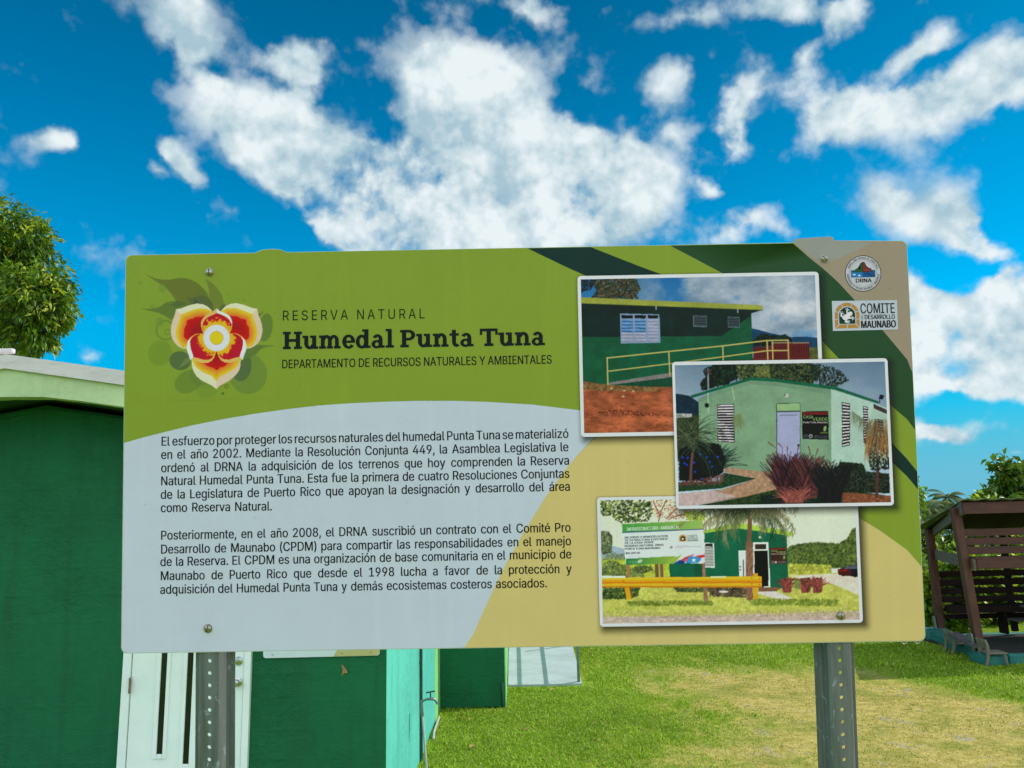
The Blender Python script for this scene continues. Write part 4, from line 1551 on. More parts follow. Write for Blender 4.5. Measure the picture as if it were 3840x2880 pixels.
SLAB = {
    'H': (1.22, [R_(.11, 0, .38, 1), R_(.80, 0, 1.07, 1), R_(0, 0, .49, .15), R_(.69, 0, 1.18, .15), R_(0, .85, .49, 1), R_(.69, .85, 1.18, 1), R_(.38, .42, .8, .58)]),
    'u': (1.03, [R_(.11, .28, .36, .76), R_(.60, 0, .85, .76), R_(0, .62, .36, .76), R_(.47, .62, .85, .76), arc(.45, .30, .34, .32, .10, .15, 180, 345), R_(.60, 0, .97, .14)]),
    'n': (1.04, [R_(.11, 0, .36, .76), R_(0, 0, .46, .14), R_(0, .62, .36, .76), arc(.53, .44, .33, .34, .09, .17, 0, 165), R_(.62, 0, .86, .46), R_(.53, 0, .97, .14)]),
    'm': (1.44, [R_(.11, 0, .35, .76), R_(0, 0, .44, .14), R_(0, .62, .35, .76), arc(.47, .44, .32, .34, .09, .17, 0, 165), R_(.55, 0, .79, .46), R_(.49, 0, .86, .14),
                 arc(.91, .44, .32, .34, .09, .17, 0, 165), R_(.99, 0, 1.23, .46), R_(.92, 0, 1.34, .14)]),
    'e': (.84, [arc(.40, .38, .40, .41, .16, .26, 0, 325), R_(.2, .31, .79, .44)]),
    'd': (.98, full(.38, .37, .38, .40, .14, .24) + [R_(.53, 0, .79, 1.06), R_(.40, .93, .79, 1.07), R_(.55, 0, .92, .14)]),
    'a': (.88, [R_(.44, .05, .69, .5), arc(.37, .47, .32, .31, .08, .16, 0, 155)] + full(.33, .21, .33, .24, .11, .11) + [R_(.46, 0, .82, .14)]),
    'l': (.56, [R_(.13, 0, .38, 1.06), R_(0, 0, .51, .14), R_(0, .93, .38, 1.07)]),
    'P': (1.0, [R_(.11, 0, .38, 1), R_(0, 0, .54, .15), R_(0, .85, .55, 1), arc(.52, .695, .42, .305, .17, .155, -90, 90), R_(.36, .39, .52, .54)]),
    't': (.66, [R_(.15, .26, .40, .96), R_(0, .62, .58, .76), arc(.42, .28, .27, .30, .02, .14, 180, 318)]),
    'T': (1.14, [R_(.42, 0, .69, 1), R_(.27, 0, .84, .15), R_(0, .84, 1.11, 1), R_(0, .64, .15, .86), R_(.96, .64, 1.11, .86)]),
    ' ': (.34, []),
}
word = 'Humedal Punta Tuna'
tot = sum(SLAB[c][0] for c in word) - 0.06
a, b = np.array(uv(*z2(118, 401))), np.array(uv(*z2(1990, 371)))
du = (b - a) / tot
capm = np.linalg.norm(np.array(uv(*z2(118, 276))) - a)
dv = np.array([-du[1], du[0]]) / np.linalg.norm(du) * capm
x = 0.0
k = 0
for ch in word:
    w, ps = SLAB[ch]
    for p in ps:
        ttl.poly([tuple(a + du * (x + px_) + dv * py_) for px_, py_ in p], (22, 32, 34), 0.4 + 0.03 * (k % 9))
        k += 1
    x += w
ttl.build('main_title', board)

par = Ink()
s8 = 1620 / 2212


def z8(x, y):
    return (580 + x * s8, 1560 + y * s8)


LINES = [('El esfuerzo por proteger los recursos naturales del humedal Punta Tuna se materializó', (37, 152), (2117, 112)),
         ('en el año 2002. Mediante la Resolución Conjunta 449, la Asamblea Legislativa le', (35, 220), (2117, 180)),
         ('ordenó al DRNA la adquisición de los terrenos que hoy comprenden la Reserva', (35, 288), (2120, 249)),
         ('Natural Humedal Punta Tuna. Esta fue la primera de cuatro Resoluciones Conjuntas', (35, 355), (2122, 316)),
         ('de la Legislatura de Puerto Rico que apoyan la designación y desarrollo del área', (33, 424), (2124, 382)),
         ('como Reserva Natural.', (33, 492), (600, 483)),
         ('Posteriormente, en el año 2008, el DRNA suscribió un contrato con el Comité Pro', (35, 633), (2128, 592)),
         ('Desarrollo de Maunabo (CPDM) para compartir las responsabilidades en el manejo', (35, 704), (2130, 661)),
         ('de la Reserva. El CPDM es una organización de base comunitaria en el municipio de', (31, 768), (2132, 728)),
         ('Maunabo de Puerto Rico que desde el 1998 lucha a favor de la protección y', (33, 840), (2134, 803)),
         ('adquisición del Humedal Punta Tuna y demás ecosistemas costeros asociados.', (30, 910), (2007, 876))]
CAPPX = 46 * s8
OFFB = 0.003
wid = {}
for s, _, _ in LINES:
    for wd in s.split():
        P, _t = text_tris(wd)
        wid[wd] = (P[:, 0].min(), P[:, 0].max())
# one glyph width for all lines, so that the tightest line keeps a word gap of about a fifth of an em
xs_ = []
for s, p, q in LINES:
    a, b = np.array(uv(*z8(*p))), np.array(uv(*z8(*q)))
    m = np.linalg.norm(np.array(uv(*z8(p[0], p[1] - CAPPX / s8))) - a) / CAPU
    W = sum(wid[w][1] - wid[w][0] for w in s.split())
    n = len(s.split()) - 1
    xs_.append(np.linalg.norm(b - a) / m / (W + n * 0.19))
XS = min(xs_)
for s, p, q in LINES:
    a, b = np.array(uv(*z8(*p))), np.array(uv(*z8(*q)))
    m = np.linalg.norm(np.array(uv(*z8(p[0], p[1] - CAPPX / s8))) - a) / CAPU
    d = (b - a) / np.linalg.norm(b - a)
    nn = np.array([-d[1], d[0]])
    ws_ = s.split()
    W = sum(wid[w][1] - wid[w][0] for w in ws_) * XS * m
    gap = (np.linalg.norm(b - a) - W) / max(1, len(ws_) - 1)
    x = 0.0
    for w in ws_:
        P, t = text_tris(w, OFFB)
        Q = a + (x + (P[:, 0:1] - wid[w][0]) * XS * m) * d + P[:, 1:2] * m * nn
        par.tri(Q, t, TXT, 0.42, P[:, 2])
        par.tri(Q + 0.020 * m * d, t, TXT, 0.53, P[:, 2])
        x += (wid[w][1] - wid[w][0]) * XS * m + gap
par.build('paragraph_lettering', board)

# ---- seal with mountain and sea
def z6(x, y):
    return (2900 + x * s6, 860 + y * s6)


def circ(cx, cy, r, n=48, ry=None):
    return [(cx + r * math.cos(2 * math.pi * k / n), cy + (ry or r) * math.sin(2 * math.pi * k / n)) for k in range(n)]


def ring_px(inkm, f, cx, cy, r0, r1, col, mm, n=48):
    a, b = circ(cx, cy, r0, n), circ(cx, cy, r1, n)
    P = [uv(*f(*p)) for p in a + b]
    F = []
    for i in range(n):
        j = (i + 1) % n
        F += [(i, j, n + j), (i, n + j, n + i)]
    inkm.tri(P, F, col, mm)


seal = Ink()
seal.px([z6(*p) for p in circ(1263, 627, 256)], (12, 18, 22), 0.40)
seal.px([z6(*p) for p in circ(1263, 627, 246)], (165, 180, 184), 0.45)
ring_px(seal, z6, 1263, 627, 196, 201, (95, 105, 108), 0.5)
ring_px(seal, z6, 1263, 627, 178, 181, (120, 130, 132), 0.5)
seal.px([z6(*p) for p in ((1092, 582), (1432, 576), (1434, 678), (1095, 686))], (22, 78, 128), 0.55)
seal.px([z6(*p) for p in ((1092, 610), (1255, 612), (1255, 683), (1095, 686))], (38, 110, 165), 0.60)
seal.px([z6(*p) for p in ((1125, 612), (1150, 570), (1190, 545), (1220, 490), (1245, 465), (1262, 463), (1285, 470), (1310, 520), (1340, 548), (1375, 552), (1388, 600), (1330, 606))], (20, 32, 28), 0.65)
seal.px([z6(*p) for p in ((1130, 610), (1158, 572), (1195, 548), (1225, 492), (1250, 470), (1252, 608))], (38, 82, 48), 0.70)
seal.px([z6(*p) for p in ((1257, 470), (1282, 476), (1308, 526), (1336, 552), (1370, 556), (1382, 598), (1257, 606))], (92, 46, 42), 0.70)
seal.px([z6(*p) for p in ((1190, 560), (1222, 520), (1240, 545), (1215, 580))], (14, 40, 26), 0.73)
seal.px([z6(*p) for p in ((1270, 560), (1340, 570), (1370, 590), (1270, 585))], (125, 60, 52), 0.73)
for cx, cy in ((1138, 643), (1208, 657)):
    seal.px([z6(*p) for p in circ(cx, cy, 20, 16, 9)], (190, 215, 225), 0.72)
seal.px([z6(*p) for p in ((1270, 625), (1330, 620), (1425, 655), (1428, 672), (1330, 640))], (15, 58, 100), 0.68)
put_text(seal, 'DRNA', z6(1160, 756), z6(1380, 750), 54 * s6, (10, 14, 20), 0.8, 0.045)


def ring_text(inkm, f, body, cx, cy, r, a0, a1, cap, col, mm, inside=False):
    n = len(body)
    for i, ch in enumerate(body):
        if ch == ' ':
            continue
        a = math.radians(a0 + (a1 - a0) * i / (n - 1))
        px_, py_ = cx + r * math.cos(a), cy - r * math.sin(a)
        tx, ty = (math.sin(a), math.cos(a)) if not inside else (-math.sin(a), -math.cos(a))
        P, t = text_tris(ch, 0.01)
        w = cap * .30
        A, B = np.array(uv(*f(px_ - tx * w, py_ - ty * w))), np.array(uv(*f(px_ + tx * w, py_ + ty * w)))
        d = (B - A)
        L = np.linalg.norm(d)
        d /= L
        nn = np.array([-d[1], d[0]])
        m = L / (2 * w) * cap / CAPU
        x0, x1 = P[:, 0].min(), P[:, 0].max()
        Q = (A + B) / 2 + (P[:, 0:1] - (x0 + x1) / 2) * m * .92 * d + (P[:, 1:2]) * m * nn
        inkm.tri(Q, t, col, mm, P[:, 2])


ring_text(seal, z6, 'ESTADO LIBRE ASOCIADO DE PUERTO RICO', 1263, 627, 208, 158, 22, 25, (25, 32, 36), 0.8)
ring_text(seal, z6, 'DEPARTAMENTO DE RECURSOS NATURALES Y AMBIENTALES', 1263, 627, 232, 184, 356, 24, (25, 32, 36), 0.8, True)
seal.build('round_seal', board)

# ---- committee sticker with arch and frog
st = Ink()
st.px([z6(*p) for p in ((820, 1016), (1740, 1004), (1756, 1418), (836, 1439))], (160, 182, 190), 0.9)
GOLD = (152, 124, 62)
arch_o = [(866, 1406), (862, 1200)] + [(1035 - 172 * math.cos(t), 1205 - 164 * math.sin(t)) for t in np.linspace(0.08, math.pi - 0.08, 26)] + [(1212, 1200), (1214, 1398)]
st.px([z6(*p) for p in arch_o], GOLD, 0.95)
arch_i = [(912, 1350), (910, 1215)] + [(1036 - 126 * math.cos(t), 1212 - 122 * math.sin(t)) for t in np.linspace(0.05, math.pi - 0.05, 26)] + [(1163, 1215), (1166, 1345)]
st.px([z6(*p) for p in arch_i], (160, 182, 190), 1.0)
arch_g = [(926, 1341), (922, 1220)] + [(1036 - 113 * math.cos(t), 1212 - 109 * math.sin(t)) for t in np.linspace(0.05, math.pi - 0.05, 26)] + [(1150, 1220), (1153, 1336)]
st.px([z6(*p) for p in arch_g], (10, 58, 46), 1.05)
for p, q in (((862, 1162), (925, 1184)), ((948, 1060), (978, 1112)), ((1105, 1058), (1082, 1108)), ((1208, 1150), (1148, 1176)), ((860, 1276), (920, 1276)), ((1150, 1272), (1216, 1270)),
             ((870, 1406), (926, 1344)), ((1214, 1398), (1153, 1338)), ((1035, 1345), (1037, 1404))):
    p, q = np.array(p, float), np.array(q, float)
    n_ = np.array([-(q - p)[1], (q - p)[0]]) / np.linalg.norm(q - p) * 5
    st.px([z6(*v) for v in (p - n_, q - n_, q + n_, p + n_)], (160, 182, 190), 1.1)
FR = (196, 206, 206)
k = 0


def blob(pts, mm):
    st.px([z6(*p) for p in pts], FR, mm)


blob([(972, 1240), (990, 1215), (1030, 1200), (1045, 1180), (1075, 1165), (1105, 1170), (1112, 1195), (1100, 1220), (1080, 1228), (1072, 1250), (1055, 1272), (1020, 1285), (985, 1280), (970, 1262)], 1.15)


def limb(ps, w, mm):
    for i in range(len(ps) - 1):
        p, q = np.array(ps[i], float), np.array(ps[i + 1], float)
        n_ = np.array([-(q - p)[1], (q - p)[0]]) / np.linalg.norm(q - p) * w / 2
        blob([p - n_, q - n_, q + n_, p + n_], mm + i * .03)


limb([(1040, 1200), (1030, 1165), (1042, 1145)], 18, 1.16)
for e in ((1018, 1128), (1040, 1122), (1062, 1140)):
    limb([(1038, 1152), e], 7, 1.2)
    blob(circ(e[0], e[1], 7, 10), 1.24)
limb([(980, 1240), (948, 1228), (960, 1195)], 20, 1.17)
for e in ((940, 1172), (965, 1170), (985, 1195), (945, 1200)):
    limb([(960, 1202), e], 7, 1.21)
    blob(circ(e[0], e[1], 7, 10), 1.25)
limb([(1060, 1262), (1095, 1252), (1110, 1258)], 18, 1.18)
for e in ((1108, 1236), (1130, 1250), (1132, 1268), (1112, 1282)):
    limb([(1105, 1257), e], 7, 1.22)
    blob(circ(e[0], e[1], 7, 10), 1.26)
limb([(985, 1270), (1035, 1290), (1005, 1312), (1045, 1308)], 18, 1.19)
for e in ((1062, 1295), (1070, 1312), (1055, 1326), (1035, 1330)):
    limb([(1038, 1308), e], 7, 1.23)
    blob(circ(e[0], e[1], 7, 10), 1.27)
put_text(st, 'COMITE', z6(1226, 1193), z6(1706, 1186), 140 * s6, (10, 20, 24), 1.1, 0.014)
put_text(st, 'DESARROLLO', z6(1285, 1274), z6(1706, 1268), 62 * s6, (10, 20, 24), 1.1, 0.034)
put_text(st, 'MAUNABO', z6(1234, 1398), z6(1718, 1389), 100 * s6, (10, 20, 24), 1.1, 0.05)
P, t = text_tris('PRO', 0.012)
A, B = np.array(uv(*z6(1264, 1280))), np.array(uv(*z6(1264, 1212)))
d = (B - A) / np.linalg.norm(B - A)
nn = np.array([-d[1], d[0]])
st.tri(A + P[:, 0:1] / P[:, 0].max() * np.linalg.norm(B - A) * d + P[:, 1:2] / CAPU * np.linalg.norm(np.array(uv(*z6(1264, 1280))) - np.array(uv(*z6(1236, 1280)))) * nn, t, (16, 30, 34), 1.1, P[:, 2])
st.build('committee_sticker', board)


# ---- printed pictures: fine grids whose points carry the ink colour
class Pic:
    def __init__(s, u0, u1, v0, v1, f, cell, base):
        s.nx, s.ny = int((u1 - u0) / cell) + 2, int((v1 - v0) / cell) + 2
        s.us, s.vs = np.linspace(u0, u1, s.nx), np.linspace(v1, v0, s.ny)
        U, Vv = np.meshgrid(s.us, s.vs)
        X, Y = project(U, Vv)
        ox, oy, sc = f
        s.X, s.Y = (X - ox) / sc, (Y - oy) / sc
        s.img = np.empty((s.ny, s.nx, 3))
        s.img[:] = base
        s.r = np.random.default_rng(5)
        # affine zoom -> index
        A = np.stack([s.X.ravel(), s.Y.ravel(), np.ones(s.X.size)], -1)
        J, I = np.meshgrid(np.arange(s.nx), np.arange(s.ny))
        s.aff = np.linalg.lstsq(A[::37], np.stack([J.ravel(), I.ravel()], -1)[::37], rcond=None)[0]
        s.px = abs(s.X[0, 1] - s.X[0, 0])

    def win(s, x0, y0, x1, y1):
        c = np.array([[x0, y0, 1], [x1, y0, 1], [x0, y1, 1], [x1, y1, 1]]) @ s.aff
        a, b = np.floor(c.min(0)).astype(int) - 2, np.ceil(c.max(0)).astype(int) + 3
        return slice(max(0, a[1]), max(0, min(s.ny, b[1]))), slice(max(0, a[0]), max(0, min(s.nx, b[0])))

    def mask(s, pts):
        pts = np.asarray(pts, float)
        w = s.win(pts[:, 0].min(), pts[:, 1].min(), pts[:, 0].max(), pts[:, 1].max())
        X, Y = s.X[w], s.Y[w]
        m = np.zeros(X.shape, bool)
        n = len(pts)
        for i in range(n):
            x0, y0 = pts[i]
            x1, y1 = pts[(i + 1) % n]
            if y0 == y1:
                continue
            c = ((y0 > Y) != (y1 > Y)) & (X < (x1 - x0) * (Y - y0) / (y1 - y0) + x0)
            m ^= c
        return w, m

    def put(s, w, m, col, a=1.0):
        sub = s.img[w]
        col = np.asarray(col, float)
        if np.ndim(a) == 0:
            a = np.full(m.shape, a)
        al = (m * a)[..., None]
        sub[:] = sub * (1 - al) + col * al

    def poly(s, pts, col, noise=0.0, sc=40.0, a=1.0, seed=1, strx=1.0):
        w, m = s.mask(pts)
        if not m.size:
            return
        c = np.broadcast_to(np.asarray(col, float), m.shape + (3,))
        if noise:
            k = 1 + noise * 2 * (fbm(s.X[w] / sc * strx, s.Y[w] / sc, seed, 5, .65) - 0.5)
            c = c * k[..., None]
        s.put(w, m, c, a)

    def grad(s, pts, c0, c1, p0, p1):
        w, m = s.mask(pts)
        d = np.array(p1, float) - np.array(p0, float)
        t = np.clip(((s.X[w] - p0[0]) * d[0] + (s.Y[w] - p0[1]) * d[1]) / (d @ d), 0, 1)[..., None]
        s.put(w, m, np.array(c0) * (1 - t) + np.array(c1) * t)

    def line(s, pts, wd, col, a=1.0):
        for p, q in zip(pts, pts[1:]):
            p, q = np.array(p, float), np.array(q, float)
            w = s.win(min(p[0], q[0]) - wd, min(p[1], q[1]) - wd, max(p[0], q[0]) + wd, max(p[1], q[1]) + wd)
            X, Y = s.X[w], s.Y[w]
            if not X.size:
                continue
            d = q - p
            t = np.clip(((X - p[0]) * d[0] + (Y - p[1]) * d[1]) / max(d @ d, 1e-9), 0, 1)
            dist = np.hypot(X - p[0] - t * d[0], Y - p[1] - t * d[1])
            cov = np.clip((wd / 2 - dist) / s.px + 0.5, 0, 1) * min(1, max(.45, wd / s.px))
            s.put(w, cov, col, a)

    def ell(s, cx, cy, rx, ry, col, a=1.0, rot=0.0, soft=0.0):
        R = max(rx, ry)
        w = s.win(cx - R, cy - R, cx + R, cy + R)
        X, Y = s.X[w] - cx, s.Y[w] - cy
        if not X.size:
            return
        c, n = math.cos(rot), math.sin(rot)
        d = np.hypot((X * c + Y * n) / rx, (-X * n + Y * c) / ry)
        m = np.clip((1 - d) / soft, 0, 1) if soft else np.clip((1 - d) * R / s.px + .5, 0, 1)
        s.put(w, m, col, a)

    def leaves(s, pts, n, sz, cols, a=.9, fill=None, weights=None):
        pts = np.asarray(pts, float)
        sz, n = sz * .72, int(n * 1.8)
        if fill is not None:
            s.poly(pts, fill, .5, 30)
        x0, y0 = pts.min(0)
        x1, y1 = pts.max(0)
        k = 0
        t = 0
        while k < n and t < n * 6:
            t += 1
            x, y = s.r.uniform(x0, x1), s.r.uniform(y0, y1)
            ins = False
            for i in range(len(pts)):
                (ax, ay), (bx, by) = pts[i], pts[(i + 1) % len(pts)]
                if (ay > y) != (by > y) and x < (bx - ax) * (y - ay) / (by - ay) + ax:
                    ins = not ins
            if not ins:
                continue
            k += 1
            q = s.r.uniform(.5, 1.4) * sz
            c = np.array(cols[s.r.choice(len(cols), p=weights)]) * s.r.uniform(.75, 1.25)
            s.ell(x, y, q, q * s.r.uniform(.35, .8), c, a, s.r.uniform(0, 3.14))

    def blades(s, x0, x1, yb, n, lmin, lmax, cols, spread=0.9, wd=4, curl=.35, a=.9):
        for _ in range(n):
            x = s.r.uniform(x0, x1)
            y = yb + s.r.uniform(-15, 10)
            an = s.r.normal(0, spread * .5)
            L = s.r.uniform(lmin, lmax)
            pts = []
            for j in range(5):
                pts.append((x, y))
                x += math.sin(an) * L / 4
                y -= math.cos(an) * L / 4
                an += curl * np.sign(an) * s.r.uniform(.3, 1.3)
            s.line(pts, wd, np.array(cols[s.r.integers(len(cols))]) * s.r.uniform(.7, 1.3), a)

    def mesh(s, name, parent, mm):
        U, Vv = np.meshgrid(s.us, s.vs)
        V = np.stack([U, np.full(U.shape, -0.0015 - mm / 1000), Vv], -1).reshape(-1, 3)
        idx = np.arange(s.nx * s.ny).reshape(s.ny, s.nx)
        F = np.stack([idx[1:, :-1], idx[1:, 1:], idx[:-1, 1:], idx[:-1, :-1]], -1).reshape(-1, 4)
        c = s.img
        k = 1 + 0.10 * (fbm(s.X / 9, s.Y / 9, 77, 3, .7) - .5)     # print grain
        q = np.pad(c, ((1, 1), (1, 1), (0, 0)), 'edge')
        c = 0.5 * c + 0.125 * (q[:-2, 1:-1] + q[2:, 1:-1] + q[1:-1, :-2] + q[1:-1, 2:])
        if name == 'picture':
            c = c * k[..., None]
        c = np.clip(c, 0, 255)
        me = raw_mesh(name, V, F, ink(c).reshape(-1, 3))
        return mesh_obj(name, me, M_PRINT, parent)


def rect_from(f, TL, TR, BL, BR_):
    """board rectangle from crop pixels; None entries are skipped"""
    ox, oy, sc = f
    g = [uv(ox + p[0] * sc, oy + p[1] * sc) if p else None for p in (TL, TR, BL, BR_)]

    def mean(i, ks):
        v = [g[k][i] for k in ks if g[k]]
        return sum(v) / len(v)
    return mean(0, (0, 2)), mean(0, (1, 3)), mean(1, (2, 3)), mean(1, (0, 1))   # u0,u1,v0,v1


def photo_print(name_label, f, outer, inner, mm, paint, cell=0.00095):
    u0, u1, v0, v1 = outer
    b = Ink()
    b.poly(rrect(u0, u1, v0, v1, 0.0075), (190, 207, 222), mm)
    root = b.build('photo_print', board)
    root['label'] = name_label
    # drop shadow printed around the picture, dark ink fading outwards
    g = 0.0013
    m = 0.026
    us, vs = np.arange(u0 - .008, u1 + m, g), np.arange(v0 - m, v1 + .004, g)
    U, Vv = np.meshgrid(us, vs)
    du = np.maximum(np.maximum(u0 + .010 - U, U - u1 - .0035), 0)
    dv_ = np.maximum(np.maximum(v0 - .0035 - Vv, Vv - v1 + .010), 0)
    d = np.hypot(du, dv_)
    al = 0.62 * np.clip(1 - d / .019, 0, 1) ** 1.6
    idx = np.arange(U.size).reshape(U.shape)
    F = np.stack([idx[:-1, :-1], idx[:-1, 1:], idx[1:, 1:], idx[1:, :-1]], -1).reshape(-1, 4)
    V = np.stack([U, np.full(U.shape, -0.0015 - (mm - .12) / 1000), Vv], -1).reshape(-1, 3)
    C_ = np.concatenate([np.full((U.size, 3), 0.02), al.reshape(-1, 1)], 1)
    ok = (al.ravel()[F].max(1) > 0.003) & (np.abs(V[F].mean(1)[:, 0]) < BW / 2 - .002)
    mesh_obj('printed_drop_shadow', raw_mesh('printed_drop_shadow', V, F[ok], C_), M_PRINTA, root)
    p = Pic(*inner, f, cell, (150, 170, 180))
    extra = {}

    def ex(nm):
        return extra.setdefault(nm, Ink())
    paint(p, ex, mm + .3)
    p.mesh('picture', root, mm + .15)
    for nm, k_ in extra.items():
        k_.build(nm, root)
    return root


# picture 1: long green building with ramp
f3 = (2120, 980, 1040 / 2212)
out1 = rect_from(f3, (97, 122), (2020, 82), (122, 1408), (2062, 1360))
in1 = rect_from(f3, (122, 150), (1990, 108), (150, 1378), (2030, 1330))


def paint1(p, ex, mm):
    X, Y = p.X, p.Y
    cl = fbm(X / 420, Y / 300, 4, 6, .55)
    cl2 = fbm(X / 300 + 9, Y / 190, 8, 5, .6)
    t = np.clip((cl - .34) * 5, 0, 1) * np.clip((X - 350) / 500, .0, 1)
    sk = np.array((28, 92, 150.)) + (Y[..., None] / 700) * np.array((40, 40, 30))
    cc = np.array((104, 132, 155.)) + np.clip((cl2 - .3) * 2.0, 0, 1)[..., None] * np.array((84, 72, 56.))
    p.img[:] = sk * (1 - t[..., None]) + cc * t[..., None]
    p.poly([(1480, 535), (1540, 548), (1640, 575), (1800, 606), (1900, 600), (2040, 615), (2040, 720), (1480, 720)], (20, 62, 92), .25, 60)
    p.poly([(1930, 690), (2040, 682), (2040, 800), (1930, 800)], (72, 82, 46), .5, 25)
    p.leaves([(1495, 640), (1560, 580), (1620, 590), (1700, 600), (1750, 585), (1800, 620), (1800, 660), (1500, 680)], 420, 11, ((14, 36, 30), (24, 48, 36), (8, 22, 22)))
    for q in ((360, 300, 300, 220), (380, 290, 430, 160), (400, 300, 520, 200), (330, 290, 240, 170)):
        p.line([q[:2], q[2:]], 9, (60, 48, 40))
    p.leaves([(210, 160), (330, 140), (560, 140), (600, 230), (560, 270), (590, 300), (200, 300), (250, 240)], 900, 12, ((62, 56, 40), (30, 40, 34), (92, 84, 60), (44, 60, 44)), .85)
    p.leaves([(120, 150), (240, 150), (200, 230), (120, 250)], 130, 9, ((40, 46, 44), (26, 34, 40)), .8)
    p.poly([(128, 330), (1480, 388), (1495, 800), (1495, 1010), (120, 1010)], (4, 80, 54), .22, 90)
    p.poly([(100, 336), (1570, 390), (1480, 416), (1480, 432), (1245, 598), (100, 606)], (0, 40, 38), .25, 120)
    p.poly([(100, 287), (1568, 352), (1571, 391), (100, 337)], (132, 146, 62), .16, 90)
    p.line([(100, 337), (1570, 391)], 5, (60, 75, 35))
    p.poly([(436, 418), (748, 424), (757, 650), (440, 657)], (116, 142, 172))
    for i, (xa, xb) in enumerate(((446, 538), (552, 640), (656, 738))):
        p.poly([(xa, 430), (xb, 432), (xb, 458), (xa, 456)], (6, 16, 26))
        for j in range(14):
            y = 463 + j * 13.2
            up_ = y < 565
            c = ((34, 92, 150) if j % 2 else (92, 140, 180)) if (up_ and i < 2) else ((122, 134, 158) if j % 2 else (150, 162, 182))
            p.poly([(xa, y), (xb, y + 1), (xb, y + 12), (xa, y + 11)], c, .15, 30)
    for (xa, ya, xb, yb) in ((1016, 433, 1126, 526), (1291, 443, 1388, 531)):
        p.poly([(xa, ya), (xb, ya + 4), (xb + 3, yb), (xa + 3, yb - 3)], (86, 104, 110))
        p.poly([(xa + 6, ya + 7), (xb - 5, ya + 10), (xb - 3, yb - 8), (xa + 8, yb - 9)], (6, 14, 18))
        for j in range(6):
            y = ya + 16 + j * 13
            p.line([(xa + 8, y), (xb - 6, y + 3)], 5, (92, 112, 120))
    for x, y in ((722, 372), (1372, 398)):
        p.line([(x, y - 16), (x, y + 12)], 10, (130, 145, 140))
    p.poly([(1494, 685), (1640, 680), (1642, 648), (1942, 650), (1944, 800), (1494, 800)], (96, 40, 40), .2, 30)
    for x in range(1500, 1940, 14):
        p.line([(x, 660 if x > 1645 else 690), (x + 2, 770)], 6, (52, 20, 24))
    p.poly([(1640, 645), (1940, 646), (1940, 656), (1640, 656)], (120, 110, 90))
    p.poly([(340, 968), (825, 890), (900, 884), (900, 925), (345, 990)], (112, 114, 112), .25, 14)
    p.poly([(345, 988), (900, 918), (900, 1020), (560, 1010)], (3, 66, 50), .2, 40)
    p.poly([(100, 952), (335, 985), (560, 1000), (900, 1002), (900, 1420), (100, 1420)], (142, 82, 54), .5, 60, strx=.5, seed=3)
    p.poly([(100, 960), (335, 985), (640, 1000), (800, 1010), (700, 1040), (300, 1035), (100, 1020)], (108, 86, 54), .6, 18)
    for _ in range(260):
        x, y = p.r.uniform(140, 860), p.r.uniform(1010, 1378)
        p.ell(x, y, p.r.uniform(3, 16), p.r.uniform(2, 4), (96, 48, 28) if p.r.uniform() < .6 else (178, 106, 66), .6)
    p.leaves([(250, 1200), (420, 1180), (820, 1215), (800, 1235), (300, 1232)], 160, 7, ((84, 40, 26), (60, 34, 24)), .7)
    for x, y in ((367, 1016), (470, 1032), (540, 1036), (460, 1078)):
        p.ell(x, y, 12, 7, (176, 150, 120))
    RL = (170, 164, 96)
    p.line([(332, 772), (823, 720), (1252, 676), (1605, 633), (1772, 630)], 11, RL)
    p.line([(336, 878), (826, 818), (1255, 762), (1610, 713), (1776, 712)], 10, RL)
    for a_ in ([(332, 770), (338, 985)], [(823, 722), (832, 915)], [(1252, 676), (1257, 800)], [(1605, 633), (1612, 800)], [(1772, 630), (1778, 800)], [(1648, 645), (1652, 790)]):
        p.line(a_, 11, RL)


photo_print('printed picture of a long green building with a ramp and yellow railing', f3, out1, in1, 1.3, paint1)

# picture 2: pale green house with porch sign and ornamental grasses
f4 = (2500, 1320, 900 / 2212)
out2 = rect_from(f4, (42, 92), (2030, 58), (88, 1443), (2085, 1415))
in2 = rect_from(f4, (68, 122), (2005, 92), (112, 1412), (2056, 1386))


def z4(x, y):
    return (2500 + x * f4[2], 1320 + y * f4[2])


